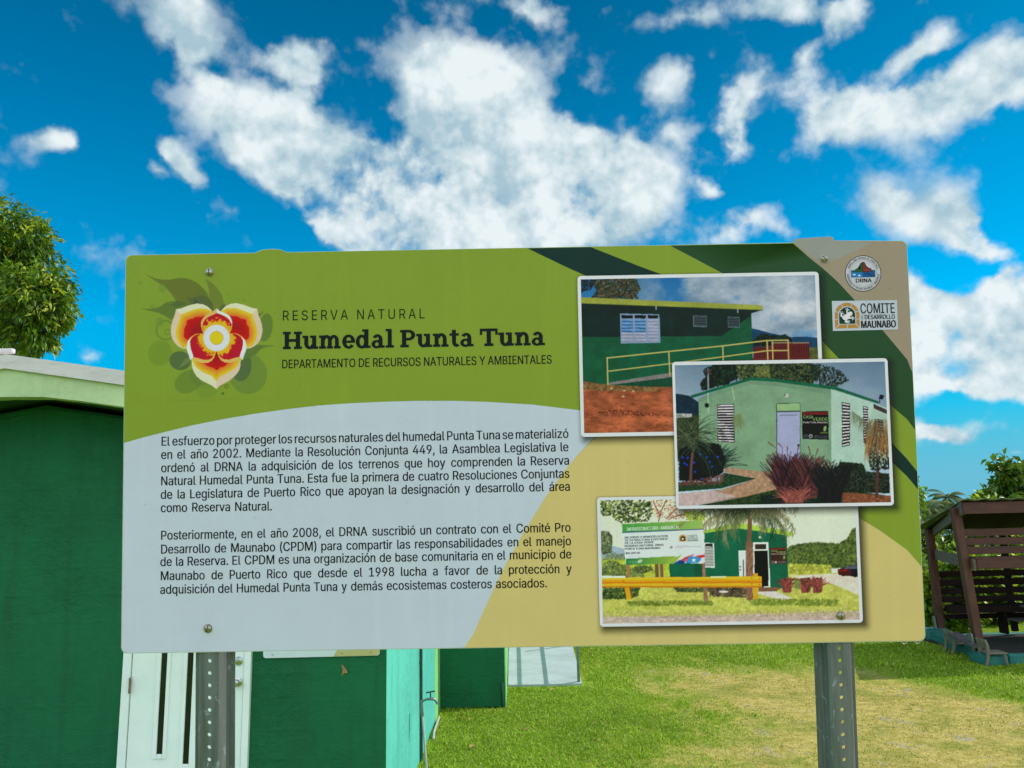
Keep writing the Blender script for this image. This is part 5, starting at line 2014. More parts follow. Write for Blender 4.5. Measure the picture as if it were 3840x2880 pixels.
def paint2(p, ex, mm):
    X, Y = p.X, p.Y
    t = fbm(X / 700, Y / 400, 14, 5, .55)[..., None]
    p.img[:] = np.array((96, 124, 146.)) + (Y[..., None] / 500) * np.array((26, 28, 24.)) + (t - .5) * np.array((70, 62, 50.))
    p.poly([(60, 380), (200, 402), (300, 470), (300, 600), (60, 600)], (18, 44, 58), .3, 60)
    p.poly([(60, 560), (310, 590), (360, 1000), (60, 1000)], (52, 62, 42), .6, 30)
    p.poly([(60, 565), (230, 570), (225, 600), (60, 610)], (160, 170, 170), .3, 30)
    for (a_, b_) in (((640, 270), (620, 160)), ((700, 260), (760, 140)), ((1280, 280), (1330, 130)), ((1500, 320), (1600, 180)), ((1400, 300), (1480, 150)), ((1500, 320), (1660, 260))):
        p.line([a_, b_], 10, (40, 38, 36))
    p.leaves([(330, 170), (450, 112), (640, 112), (650, 230), (560, 290), (320, 350), (310, 290), (360, 230)], 900, 15, ((12, 28, 26), (22, 42, 32), (34, 56, 40), (6, 16, 18)), .92)
    p.leaves([(640, 112), (960, 112), (960, 240), (660, 250)], 560, 15, ((22, 40, 32), (40, 58, 38), (60, 74, 42), (90, 104, 60)), .85)
    p.leaves([(820, 140), (940, 130), (950, 230), (830, 220)], 160, 14, ((100, 112, 62), (74, 90, 50)), .8)
    p.leaves([(950, 110), (1330, 110), (1420, 180), (1330, 300), (960, 250)], 1100, 15, ((14, 30, 26), (28, 46, 34), (52, 66, 42), (72, 84, 52)), .92)
    p.leaves([(1330, 110), (1480, 120), (1600, 180), (1670, 260), (1570, 320), (1400, 310), (1340, 240)], 300, 11, ((26, 40, 34), (46, 58, 44), (18, 28, 28)), .85)
    p.line([(376, 160), (380, 350)], 14, (130, 142, 152))
    p.leaves([(345, 160), (410, 160), (405, 215), (350, 210)], 30, 10, ((70, 60, 55), (40, 36, 36)), .9)
    p.poly([(1505, 340), (1900, 470), (2080, 540), (2080, 1000), (1900, 1080), (1505, 1110)], (150, 188, 174), .10, 120)
    p.poly([(1900, 478), (2080, 560), (2080, 590), (1990, 560), (1900, 520)], (58, 50, 52), .3, 30)
    p.poly([(290, 430), (480, 350), (770, 262), (1000, 272), (1508, 345), (1512, 1110), (930, 1112), (540, 1066), (300, 1080)], (110, 150, 120), .12, 150)
    p.poly([(290, 430), (480, 350), (770, 262), (1000, 272), (1508, 345), (1508, 395), (1000, 315), (770, 300), (480, 390), (290, 470)], (94, 132, 108), .1, 60, .7)
    p.poly([(215, 402), (480, 322), (770, 234), (1000, 250), (1545, 318), (1945, 455), (1945, 478), (1545, 350), (1000, 276), (770, 262), (480, 348), (228, 426)], (16, 88, 62), .2, 80)
    p.line([(376, 380), (380, 560)], 8, (150, 190, 155))
    p.line([(400, 380), (405, 520)], 7, (92, 130, 104))
    p.line([(598, 325), (620, 440)], 7, (150, 190, 150))
    p.ell(366, 492, 20, 22, (22, 28, 34))
    p.ell(1098, 402, 20, 17, (176, 180, 172))
    p.ell(1084, 398, 8, 10, (90, 92, 90))

    def louvre(q, n, c=(196, 200, 206)):
        p.poly(q, (18, 20, 24))
        (ax, ay), (bx, by), (cx, cy), (dx, dy) = q
        for j in range(n):
            for k_, wd in ((0.5, .42),):
                t0, t1 = (j + .28) / n, (j + .28 + wd) / n
                p.poly([(ax + (dx - ax) * t0 + 3, ay + (dy - ay) * t0), (bx + (cx - bx) * t0 - 3, by + (cy - by) * t0),
                        (bx + (cx - bx) * t1 - 3, by + (cy - by) * t1), (ax + (dx - ax) * t1 + 3, ay + (dy - ay) * t1)], c, .12, 30)
    louvre([(460, 485), (615, 480), (622, 833), (468, 828)], 14)
    louvre([(1607, 463), (1682, 475), (1681, 858), (1610, 875)], 14)
    louvre([(1803, 500), (1848, 508), (1846, 815), (1805, 830)], 13)
    louvre([(1910, 618), (1982, 626), (1982, 752), (1912, 725)], 5, (130, 160, 165))
    p.poly([(1003, 474), (1226, 466), (1228, 1000), (1006, 1010)], (58, 74, 62))
    p.poly([(1008, 480), (1222, 472), (1223, 541), (1010, 544)], (128, 172, 122), .08, 60)
    p.poly([(1013, 556), (1222, 552), (1223, 1000), (1013, 1010)], (142, 156, 190), .06, 120)
    p.line([(1037, 583), (1198, 581)], 5, (70, 78, 96))
    p.ell(1209, 860, 12, 12, (60, 52, 50))
    p.poly([(1241, 550), (1482, 544), (1488, 809), (1245, 800)], (16, 18, 24), .3, 40)
    p.poly([(1250, 757), (1294, 757), (1294, 793), (1250, 791)], (52, 56, 60), .6, 8)
    p.poly([(1350, 765), (1478, 770), (1478, 800), (1350, 795)], (48, 52, 58), .7, 7)
    p.ell(1321, 776, 17, 19, (150, 158, 162))
    p.poly([(1321, 764), (1332, 778), (1321, 788), (1310, 778)], (24, 34, 42))
    p.ell(1452, 706, 15, 26, (92, 140, 70), 1, .2)
    p.line([(1446, 726), (1458, 684)], 4, (190, 205, 170))
    p.poly([(540, 1062), (930, 1108), (1060, 1140), (1040, 1260), (700, 1335), (250, 1412), (60, 1430), (60, 1310), (500, 1268), (822, 1166), (520, 1106)], (150, 128, 102), .3, 25)
    p.poly([(60, 1310), (420, 1275), (640, 1330), (250, 1412), (60, 1430)], (170, 160, 158), .2, 25)
    p.poly([(60, 1200), (480, 1190), (530, 1112), (822, 1166), (500, 1256), (60, 1290)], (36, 62, 42), .6, 12)
    p.poly([(240, 1420), (700, 1335), (1040, 1256), (1620, 1262), (2080, 1330), (2080, 1420)], (40, 58, 38), .7, 12)
    p.poly([(1600, 1290), (2080, 1325), (2080, 1420), (1620, 1400)], (112, 72, 52), .5, 18)
    p.poly([(860, 1320), (1600, 1270), (1600, 1420), (860, 1420)], (14, 34, 34), .6, 14, .8)
    p.ell(722, 1325, 22, 5, (190, 150, 60), .8)
    p.leaves([(115, 905), (300, 830), (480, 850), (540, 1000), (500, 1120), (350, 1190), (115, 1180)], 1300, 14, ((8, 16, 26), (12, 26, 32), (18, 34, 34), (5, 10, 18)), .95, fill=(8, 16, 24))
    p.blades(330, 470, 1130, 160, 150, 330, ((10, 22, 26), (22, 40, 36)), .9, 4)
    for x, y in ((305, 942), (366, 970), (250, 1018), (190, 975), (416, 1055), (258, 1102), (160, 1025), (316, 1168), (464, 966), (395, 1012), (180, 1040), (145, 972)):
        p.ell(x, y, 11, 10, (26, 62, 176))
    p.leaves([(115, 1200), (350, 1160), (530, 1120), (520, 1180), (480, 1220), (115, 1235)], 260, 9, ((92, 58, 60), (120, 76, 70), (60, 44, 46)), .85)
    p.line([(236, 930), (222, 1050), (216, 1195)], 26, (92, 66, 60))
    p.line([(236, 930), (250, 880)], 16, (80, 62, 56))
    for _ in range(190):
        x0, y0 = p.r.uniform(190, 280), p.r.uniform(720, 900)
        an = p.r.uniform(-2.3, 2.3)
        L = p.r.uniform(120, 330)
        pts = [(x0, y0)]
        for j in range(4):
            pts.append((pts[-1][0] + math.sin(an) * L / 4, pts[-1][1] - math.cos(an) * L / 4))
            an += .25 * np.sign(an)
        p.line(pts, 4, np.array(((66, 82, 58), (88, 106, 74), (40, 54, 44), (30, 40, 36))[p.r.integers(4)]) * p.r.uniform(.8, 1.2), .75)
    for _ in range(90):
        x0, y0 = p.r.uniform(600, 680), p.r.uniform(560, 620)
        p.line([(x0, y0), (x0 + p.r.uniform(-10, 40), y0 + p.r.uniform(30, 150))], 3.5, (96, 118, 76), .6)
    p.leaves([(1540, 1080), (1600, 1010), (1800, 1030), (1830, 1100), (2040, 1120), (2050, 1300), (1600, 1290)], 900, 11, ((20, 34, 30), (36, 52, 40), (52, 66, 50), (14, 22, 26)), .85, fill=(40, 44, 38))
    p.blades(1040, 1215, 1380, 620, 180, 470, ((40, 26, 38), (68, 40, 46), (28, 19, 30), (86, 52, 52), (50, 33, 43)), .25, 5, .17)
    p.blades(1235, 1375, 1340, 360, 150, 400, ((76, 46, 50), (52, 34, 42), (94, 56, 54), (36, 26, 34)), .24, 5, .17)
    p.blades(1090, 1250, 1385, 150, 60, 200, ((140, 84, 74), (118, 68, 62)), .9, 4, .35)
    p.blades(1420, 1590, 1380, 480, 140, 390, ((12, 20, 28), (22, 32, 34), (46, 34, 42), (10, 16, 24)), .3, 5, .18)
    for (x0, y0, x1, y1) in ((1010, 890, 930, 832), (1060, 880, 1025, 842), (1105, 930, 1106, 875), (1200, 900, 1212, 880), (1325, 950, 1300, 870), (1365, 960, 1388, 892), (1390, 1010, 1380, 980)):
        p.line([(x0, y0 + 60), (x0, y0), (x1, y1)], 5, (84, 50, 50))
        p.line([((x0 + x1) / 2, (y0 + y1) / 2), (x1, y1)], 11, (112, 62, 58))
    p.line([(1940, 1000), (1928, 1330)], 28, (72, 52, 48))
    p.leaves([(1810, 800), (1900, 760), (2060, 780), (2060, 1080), (1880, 1090)], 420, 12, ((26, 36, 34), (44, 50, 40), (18, 26, 28)), .85)
    for _ in range(300):
        x0, y0 = p.r.uniform(1830, 2050), p.r.uniform(640, 880)
        L = p.r.uniform(50, 170)
        dx = (x0 - 1930) * .5 + p.r.uniform(-40, 40)
        p.line([(x0 - dx * .4, y0 - 30), (x0, y0), (x0 + dx * .35, y0 + L)], 4, np.array(((120, 96, 60), (160, 120, 66), (140, 104, 62), (44, 44, 40), (92, 82, 56))[p.r.integers(5)]) * p.r.uniform(.8, 1.2), .75)
    for _ in range(120):
        t = p.r.uniform(0, 1)
        x0, y0 = 1700 + t * 180, 545 + t * 130
        p.line([(x0, y0), (x0 + p.r.uniform(-50, 30), y0 + p.r.uniform(20, 130))], 3.5, (92, 104, 80), .6)
    p.poly([(1960, 392), (2000, 402), (1982, 440), (1945, 430)], (18, 24, 32))
    p.line([(1958, 430), (1952, 470)], 8, (24, 30, 38))
    put_text(ex('welcome_lettering'), 'BIENVENIDOS', z4(1252, 578), z4(1476, 577), 24 * f4[2], (150, 46, 44), mm, .02)
    put_text(ex('welcome_lettering'), 'CASA', z4(1252, 612), z4(1345, 612), 26 * f4[2], (120, 160, 110), mm, .01)
    put_text(ex('welcome_lettering'), 'VERDE', z4(1338, 634), z4(1476, 633), 28 * f4[2], (112, 158, 84), mm, .01)
    put_text(ex('welcome_lettering'), 'Punta Tuna, Maunabo', z4(1252, 656), z4(1476, 656), 16 * f4[2], (172, 178, 180), mm, .02)
    put_text(ex('small_word_lettering'), 'verde', z4(1408, 752), z4(1474, 750), 18 * f4[2], (104, 136, 80), mm, .01)


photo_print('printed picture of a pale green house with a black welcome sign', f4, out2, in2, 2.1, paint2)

# picture 3: green house behind a yellow guard rail and project board
f5 = (2200, 1820, 1100 / 2212)
out3 = rect_from(f5, (72, 88), (2040, 60), (103, 1062), (2077, 1035))
in3 = rect_from(f5, (97, 110), (2019, 82), (125, 1038), (2050, 1012))


def z5(x, y):
    return (2200 + x * f5[2], 1820 + y * f5[2])


def paint3(p, ex, mm):
    X, Y = p.X, p.Y
    p.img[:] = np.array((196, 210, 192.)) + np.clip(1 - Y[..., None] / 500, 0, 1) * np.array((10, 4, -4.))
    p.poly([(80, 460), (200, 456), (290, 480), (290, 560), (80, 560)], (140, 168, 184), .1, 40)
    p.poly([(80, 545), (300, 545), (640, 590), (640, 700), (80, 700)], (158, 182, 62), .3, 25)
    p.leaves([(110, 560), (180, 500), (240, 520), (280, 510), (290, 560)], 120, 8, ((110, 130, 100), (90, 116, 84)), .8)
    p.leaves([(1510, 470), (1600, 440), (1750, 432), (1900, 440), (1960, 400), (2000, 330), (2060, 310), (2060, 650), (1900, 620), (1510, 610)], 1800, 14, ((74, 98, 50), (56, 78, 42), (104, 126, 62), (88, 112, 54), (48, 68, 38)), .7, fill=(68, 90, 46))
    p.leaves([(1512, 590), (1840, 600), (1840, 670), (1512, 672)], 420, 10, ((150, 166, 62), (126, 146, 60), (170, 176, 80)), .9, fill=(146, 162, 64))
    p.poly([(60, 690), (2080, 655), (2080, 1080), (60, 1080)], (168, 182, 86), .22, 22, strx=.6)
    for _ in range(1500):
        x, y = p.r.uniform(120, 2040), p.r.uniform(770, 970)
        p.line([(x, y), (x + p.r.uniform(-6, 6), y - p.r.uniform(6, 22))], 4, ((136, 158, 70), (186, 196, 108), (120, 144, 62), (200, 204, 126))[p.r.integers(4)], .5)
    p.poly([(1525, 680), (1880, 665), (2060, 690), (2060, 830), (1850, 740), (1600, 700)], (202, 200, 184), .12, 30)
    p.poly([(60, 990), (1000, 975), (2080, 945), (2080, 1080), (60, 1080)], (172, 164, 152), .25, 14, strx=.5)
    p.leaves([(110, 950), (1000, 950), (2040, 925), (2040, 985), (120, 1000)], 700, 8, ((150, 150, 90), (178, 172, 140), (140, 132, 96)), .5)
    for (a_, b_) in (((540, 270), (560, 190)), ((560, 190), (600, 110)), ((550, 230), (500, 120)), ((600, 250), (700, 150)), ((640, 240), (800, 200))):
        p.line([a_, b_], 9, (128, 88, 72))
    p.leaves([(480, 110), (800, 110), (820, 230), (640, 262), (500, 240)], 150, 8, ((150, 96, 72), (118, 74, 56), (176, 122, 96)), .75)
    p.leaves([(100, 110), (480, 110), (505, 190), (460, 270), (250, 280), (180, 230), (100, 220)], 330, 13, ((70, 94, 52), (44, 62, 40), (140, 164, 78), (92, 114, 62), (34, 50, 36)), .85)
    p.leaves([(100, 340), (170, 350), (190, 400), (185, 500), (130, 520), (105, 480)], 210, 12, ((58, 76, 52), (80, 100, 66), (110, 130, 90)), .85)
    p.leaves([(720, 200), (880, 190), (900, 262), (760, 262)], 130, 10, ((150, 176, 60), (120, 150, 56)), .8)
    p.poly([(620, 580), (885, 590), (885, 345), (1200, 320), (1506, 372), (1518, 766), (1385, 768), (1150, 700), (625, 692)], (12, 92, 66), .12, 90)
    p.poly([(808, 590), (885, 590), (885, 692), (812, 692)], (8, 78, 56), .1, 60)
    p.poly([(878, 342), (1130, 278), (1300, 305), (1552, 350), (1552, 384), (1300, 345), (1130, 322), (880, 360)], (148, 192, 74), .12, 60)
    p.poly([(883, 432), (956, 432), (964, 619), (890, 619)], (206, 218, 214))
    p.poly([(890, 438), (948, 438), (949, 460), (890, 460)], (40, 46, 44))
    for j in range(13):
        y = 466 + j * 11.5
        p.line([(890, y), (950 + j * .4, y)], 5, (50, 66, 62))
    p.poly([(1250, 430), (1367, 427), (1381, 766), (1254, 770)], (208, 218, 212))
    p.poly([(1264, 442), (1350, 440), (1351, 479), (1265, 480)], (52, 46, 42))
    p.poly([(1262, 492), (1362, 490), (1369, 760), (1262, 764)], (18, 26, 28))
    p.ell(1303, 390, 9, 9, (215, 225, 205))
    p.poly([(1142, 490), (1208, 489), (1208, 700), (1150, 700)], (206, 216, 214))
    p.line([(1178, 562), (1180, 690)], 7, (40, 44, 44))
    p.line([(1197, 500), (1199, 690)], 5, (120, 130, 128))
    for y in (612, 635):
        p.ell(1156, y, 6, 6, (80, 80, 76))
    p.poly([(1380, 468), (1501, 465), (1505, 590), (1384, 593)], (58, 42, 40), .3, 20)
    p.poly([(1390, 568), (1410, 568), (1410, 587), (1390, 587)], (90, 90, 84), .5, 6)
    p.poly([(1440, 572), (1500, 570), (1500, 587), (1440, 587)], (84, 78, 74), .5, 6)
    p.ell(1423, 578, 9, 9, (170, 172, 165))
    p.ell(1486, 542, 8, 14, (120, 150, 80))
    for cx, h in ((1505, 60), (1645, 64), (1735, 56)):
        p.leaves([(cx - 36, 700), (cx + 36, 695), (cx + 34, 800), (cx - 26, 805)], 200, 9, ((122, 62, 58), (86, 48, 48), (150, 92, 76), (70, 52, 44)), .9, fill=(92, 54, 50))
        p.blades(cx - 22, cx + 22, 800, 60, 70, 125, ((140, 74, 66), (92, 52, 50)), .5, 4)
    p.leaves([(1565, 715), (1605, 712), (1605, 775), (1565, 780)], 60, 9, ((92, 112, 62), (120, 140, 76)), .9)
    p.poly([(1290, 764), (1475, 768), (1420, 800), (1290, 800)], (112, 88, 68), .3, 14)
    p.poly([(1290, 800), (1420, 797), (1550, 850), (1460, 862), (1290, 815)], (196, 198, 190), .12, 20)
    p.leaves([(115, 590), (180, 565), (270, 590), (330, 630), (420, 605), (430, 690), (115, 690)], 420, 11, ((90, 112, 64), (70, 92, 56), (112, 134, 74)), .9)
    p.line([(525, 595), (530, 690)], 28, (100, 80, 64))
    p.line([(562, 595), (566, 690)], 24, (112, 88, 68))
    p.leaves([(360, 610), (480, 600), (500, 640), (440, 660), (370, 650)], 90, 9, ((60, 78, 50), (84, 102, 60)), .9)
    p.leaves([(118, 768), (400, 768), (380, 830), (300, 855), (118, 850)], 380, 11, ((60, 82, 44), (40, 60, 34), (92, 116, 60)), .9)
    p.leaves([(650, 768), (930, 768), (930, 800), (680, 800)], 200, 10, ((52, 70, 44), (76, 98, 56)), .9)
    p.leaves([(920, 768), (1195, 770), (1195, 842), (930, 832)], 420, 10, ((62, 58, 48), (84, 92, 62), (48, 46, 42), (104, 84, 72)), .9)
    p.ell(1030, 800, 36, 9, (206, 206, 200))
    p.leaves([(1210, 850), (1900, 860), (1880, 905), (1250, 900)], 420, 12, ((110, 134, 52), (92, 116, 46)), .5)
    p.leaves([(300, 870), (940, 870), (960, 900), (320, 905)], 320, 12, ((104, 126, 50), (88, 110, 46)), .5)
    # palm
    p.line([(1228, 190), (1226, 340), (1218, 470)], 34, (104, 82, 62))
    p.line([(1222, 440), (1228, 560), (1222, 690), (1222, 840)], 52, (112, 86, 68))
    for _ in range(160):
        y = p.r.uniform(460, 840)
        x = p.r.uniform(1196, 1250)
        p.line([(x, y), (x + p.r.uniform(-6, 6), y + p.r.uniform(14, 40))], 4, ((140, 108, 84), (78, 58, 48), (160, 126, 100))[p.r.integers(3)], .7)
    for _ in range(46):
        an = p.r.uniform(-2.25, 2.25)
        L = p.r.uniform(180, 470)
        pts = [(1226, 195)]
        for j in range(7):
            pts.append((pts[-1][0] + math.sin(an) * L / 7, pts[-1][1] - math.cos(an) * L / 7 * .6))
            an += .22 * np.sign(an)
        c = np.array(((60, 80, 50), (36, 54, 40), (92, 108, 70), (120, 124, 90))[p.r.integers(4)], float)
        p.line(pts, 4, c * .8, .85)
        for (x, y) in pts[1:]:
            for q in range(7):
                p.line([(x + p.r.uniform(-20, 20), y + p.r.uniform(-8, 8)), (x + p.r.uniform(-34, 34), y + p.r.uniform(20, 80))], 3.4, c * p.r.uniform(.75, 1.25), .62)
    # car
    p.poly([(1888, 632), (1930, 622), (1965, 602), (2060, 598), (2060, 690), (1900, 676), (1890, 660)], (66, 24, 32), .2, 20)
    p.poly([(1958, 606), (2060, 601), (2060, 628), (1935, 628)], (74, 86, 104), .2, 20)
    p.poly([(1985, 630), (2060, 628), (2060, 690), (1990, 685)], (30, 30, 40), .2, 20)
    p.poly([(1892, 636), (1960, 634), (1960, 646), (1892, 646)], (120, 24, 30))
    p.ell(2018, 676, 15, 16, (18, 18, 20))
    p.ell(1932, 678, 16, 6, (22, 20, 22))
    # project board
    p.poly([(303, 598), (324, 598), (326, 690), (306, 690)], (150, 108, 70))
    p.poly([(866, 586), (888, 584), (912, 868), (882, 868)], (134, 104, 84), .2, 20)
    p.poly([(264, 291), (872, 262), (888, 578), (294, 600)], (200, 214, 216))
    p.grad([(264, 291), (872, 262), (876, 328), (268, 354)], (62, 146, 62), (140, 178, 92), (266, 300), (870, 300))
    p.poly([(650, 320), (720, 276), (760, 270), (720, 300), (700, 330)], (124, 120, 60), .1, 30, .7)
    p.line([(268, 355), (876, 329)], 6, (26, 60, 112))
    p.grad([(292, 552), (640, 532), (700, 540), (660, 588), (294, 600)], (44, 120, 74), (124, 164, 62), (290, 560), (620, 560))
    p.poly([(612, 560), (720, 520), (650, 590), (600, 590)], (130, 172, 70))
    p.poly([(650, 590), (720, 542), (800, 510), (886, 503), (888, 578)], (204, 206, 212))
    for j in range(5):
        p.line([(690 + j * 14, 578 - j * 1), (745 + j * 14, 540 - j * 5)], 6, (170, 50, 60))
    p.poly([(650, 590), (700, 560), (740, 572), (734, 587)], (34, 62, 128), .5, 6)
    p.poly([(745, 585), (772, 535), (850, 535), (862, 560), (835, 582)], (52, 140, 196))
    p.poly([(804, 546), (810, 556), (822, 556), (813, 564), (818, 576), (805, 569), (793, 576), (797, 564), (788, 557), (800, 556)], (225, 232, 236))
    p.poly([(820, 530), (886, 520), (886, 540), (850, 548)], (180, 54, 62))
    p.ell(400, 570, 20, 10, (200, 218, 200), 1, -.5)
    p.line([(378, 588), (412, 560)], 3, (60, 130, 80))
    p.line([(318, 577), (372, 574)], 5, (120, 176, 130), .7)
    p.line([(348, 588), (374, 587)], 5, (120, 176, 130), .7)
    p.line([(312, 533), (396, 530)], 4, (160, 172, 180), .8)
    p.poly([(695, 424), (695, 392), (702, 376), (722, 370), (742, 376), (750, 390), (750, 420)], (178, 140, 60))
    p.poly([(704, 418), (704, 396), (712, 384), (723, 381), (735, 385), (741, 396), (741, 416)], (28, 36, 34))
    p.ell(722, 402, 9, 8, (205, 210, 205))
    p.ell(636, 466, 12, 10, (130, 132, 146))
    p.line([(668, 455), (760, 452)], 5, (168, 178, 188), .8)
    p.line([(668, 464), (856, 460)], 6, (150, 162, 176), .8)
    p.line([(668, 474), (720, 472)], 4, (175, 182, 190), .8)
    # guard rail
    p.poly([(80, 697), (1300, 683), (1316, 690), (1318, 768), (80, 768)], (216, 152, 34), .08, 90)
    p.poly([(80, 697), (1316, 685), (1316, 704), (80, 712)], (238, 178, 44))
    p.poly([(80, 726), (1318, 720), (1318, 736), (80, 742)], (186, 122, 26))
    p.poly([(80, 740), (1318, 735), (1318, 752), (80, 756)], (232, 170, 44))
    p.poly([(80, 757), (1318, 757), (1318, 768), (80, 768)], (176, 116, 30))
    p.poly([(80, 680), (292, 681), (290, 694), (80, 697)], (226, 226, 204))
    p.poly([(930, 684), (1050, 683), (1050, 692), (930, 694)], (226, 220, 176))
    p.poly([(1252, 662), (1285, 660), (1290, 684), (1252, 684)], (214, 150, 40))
    p.poly([(284, 768), (322, 768), (340, 858), (302, 862)], (222, 152, 34), .1, 20)
    p.poly([(318, 768), (330, 768), (344, 850), (338, 858)], (110, 84, 50))
    p.poly([(1252, 768), (1285, 768), (1288, 852), (1256, 858)], (216, 150, 36), .1, 20)
    for x, y in ((1242, 695), (1300, 700), (1243, 742), (1300, 745), (278, 722)):
        p.ell(x, y, 5, 5, (120, 84, 40))
    # lettering on the project board
    DK = (22, 28, 60)
    put_text(ex('heading_lettering'), 'INFRAESTRUCTURA-AMBIENTAL', z5(300, 342), z5(698, 325), 24 * f5[2], (215, 232, 200), mm, .03)
    for s, y0, x1, y1 in (('MEJORAS Y REMODELACION', 400, 607, 388), ('DE ESTRUCTURA EXISTENTE', 421, 608, 410), ('DE LA CASA VERDE', 442, 502, 434), ('RESERVA NATURAL DRNA', 464, 577, 454), ('PUNTA TUNA MAUNABO', 486, 552, 477)):
        put_text(ex('project_lettering'), s, z5(286, y0), z5(x1, y1), 15 * f5[2], DK, mm, .045)
    put_text(ex('price_lettering'), '$86,000.00', z5(292, 517), z5(400, 514), 14 * f5[2], DK, mm, .045)
    put_text(ex('committee_lettering'), 'COMITE', z5(756, 394), z5(834, 391), 20 * f5[2], (44, 48, 52), mm, 0)
    put_text(ex('committee_lettering'), 'PRO DESARROLLO', z5(758, 405), z5(836, 402), 8 * f5[2], (60, 64, 68), mm, .01)
    put_text(ex('committee_lettering'), 'MAUNABO', z5(758, 421), z5(838, 418), 13 * f5[2], (34, 38, 42), mm, .02)
    put_text(ex('welcome_lettering'), 'BIENVENIDOS', z5(1386, 484), z5(1498, 481), 11 * f5[2], (150, 66, 52), mm, .02)
    put_text(ex('welcome_lettering'), 'CASA', z5(1387, 500), z5(1432, 499), 12 * f5[2], (150, 170, 110), mm, .01)
    put_text(ex('welcome_lettering'), 'VERDE', z5(1426, 509), z5(1498, 508), 13 * f5[2], (140, 164, 92), mm, .01)
    put_text(ex('welcome_lettering'), 'Punta Tuna, Maunabo', z5(1388, 520), z5(1498, 519), 8 * f5[2], (180, 178, 165), mm, .02)


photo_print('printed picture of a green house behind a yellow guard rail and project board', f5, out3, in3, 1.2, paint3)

# ---- flower emblem
f1 = (440, 900, 800 / 2212)
fl = rect_from(f1, (190, 320), (1690, 320), (190, 1660), (1690, 1660))


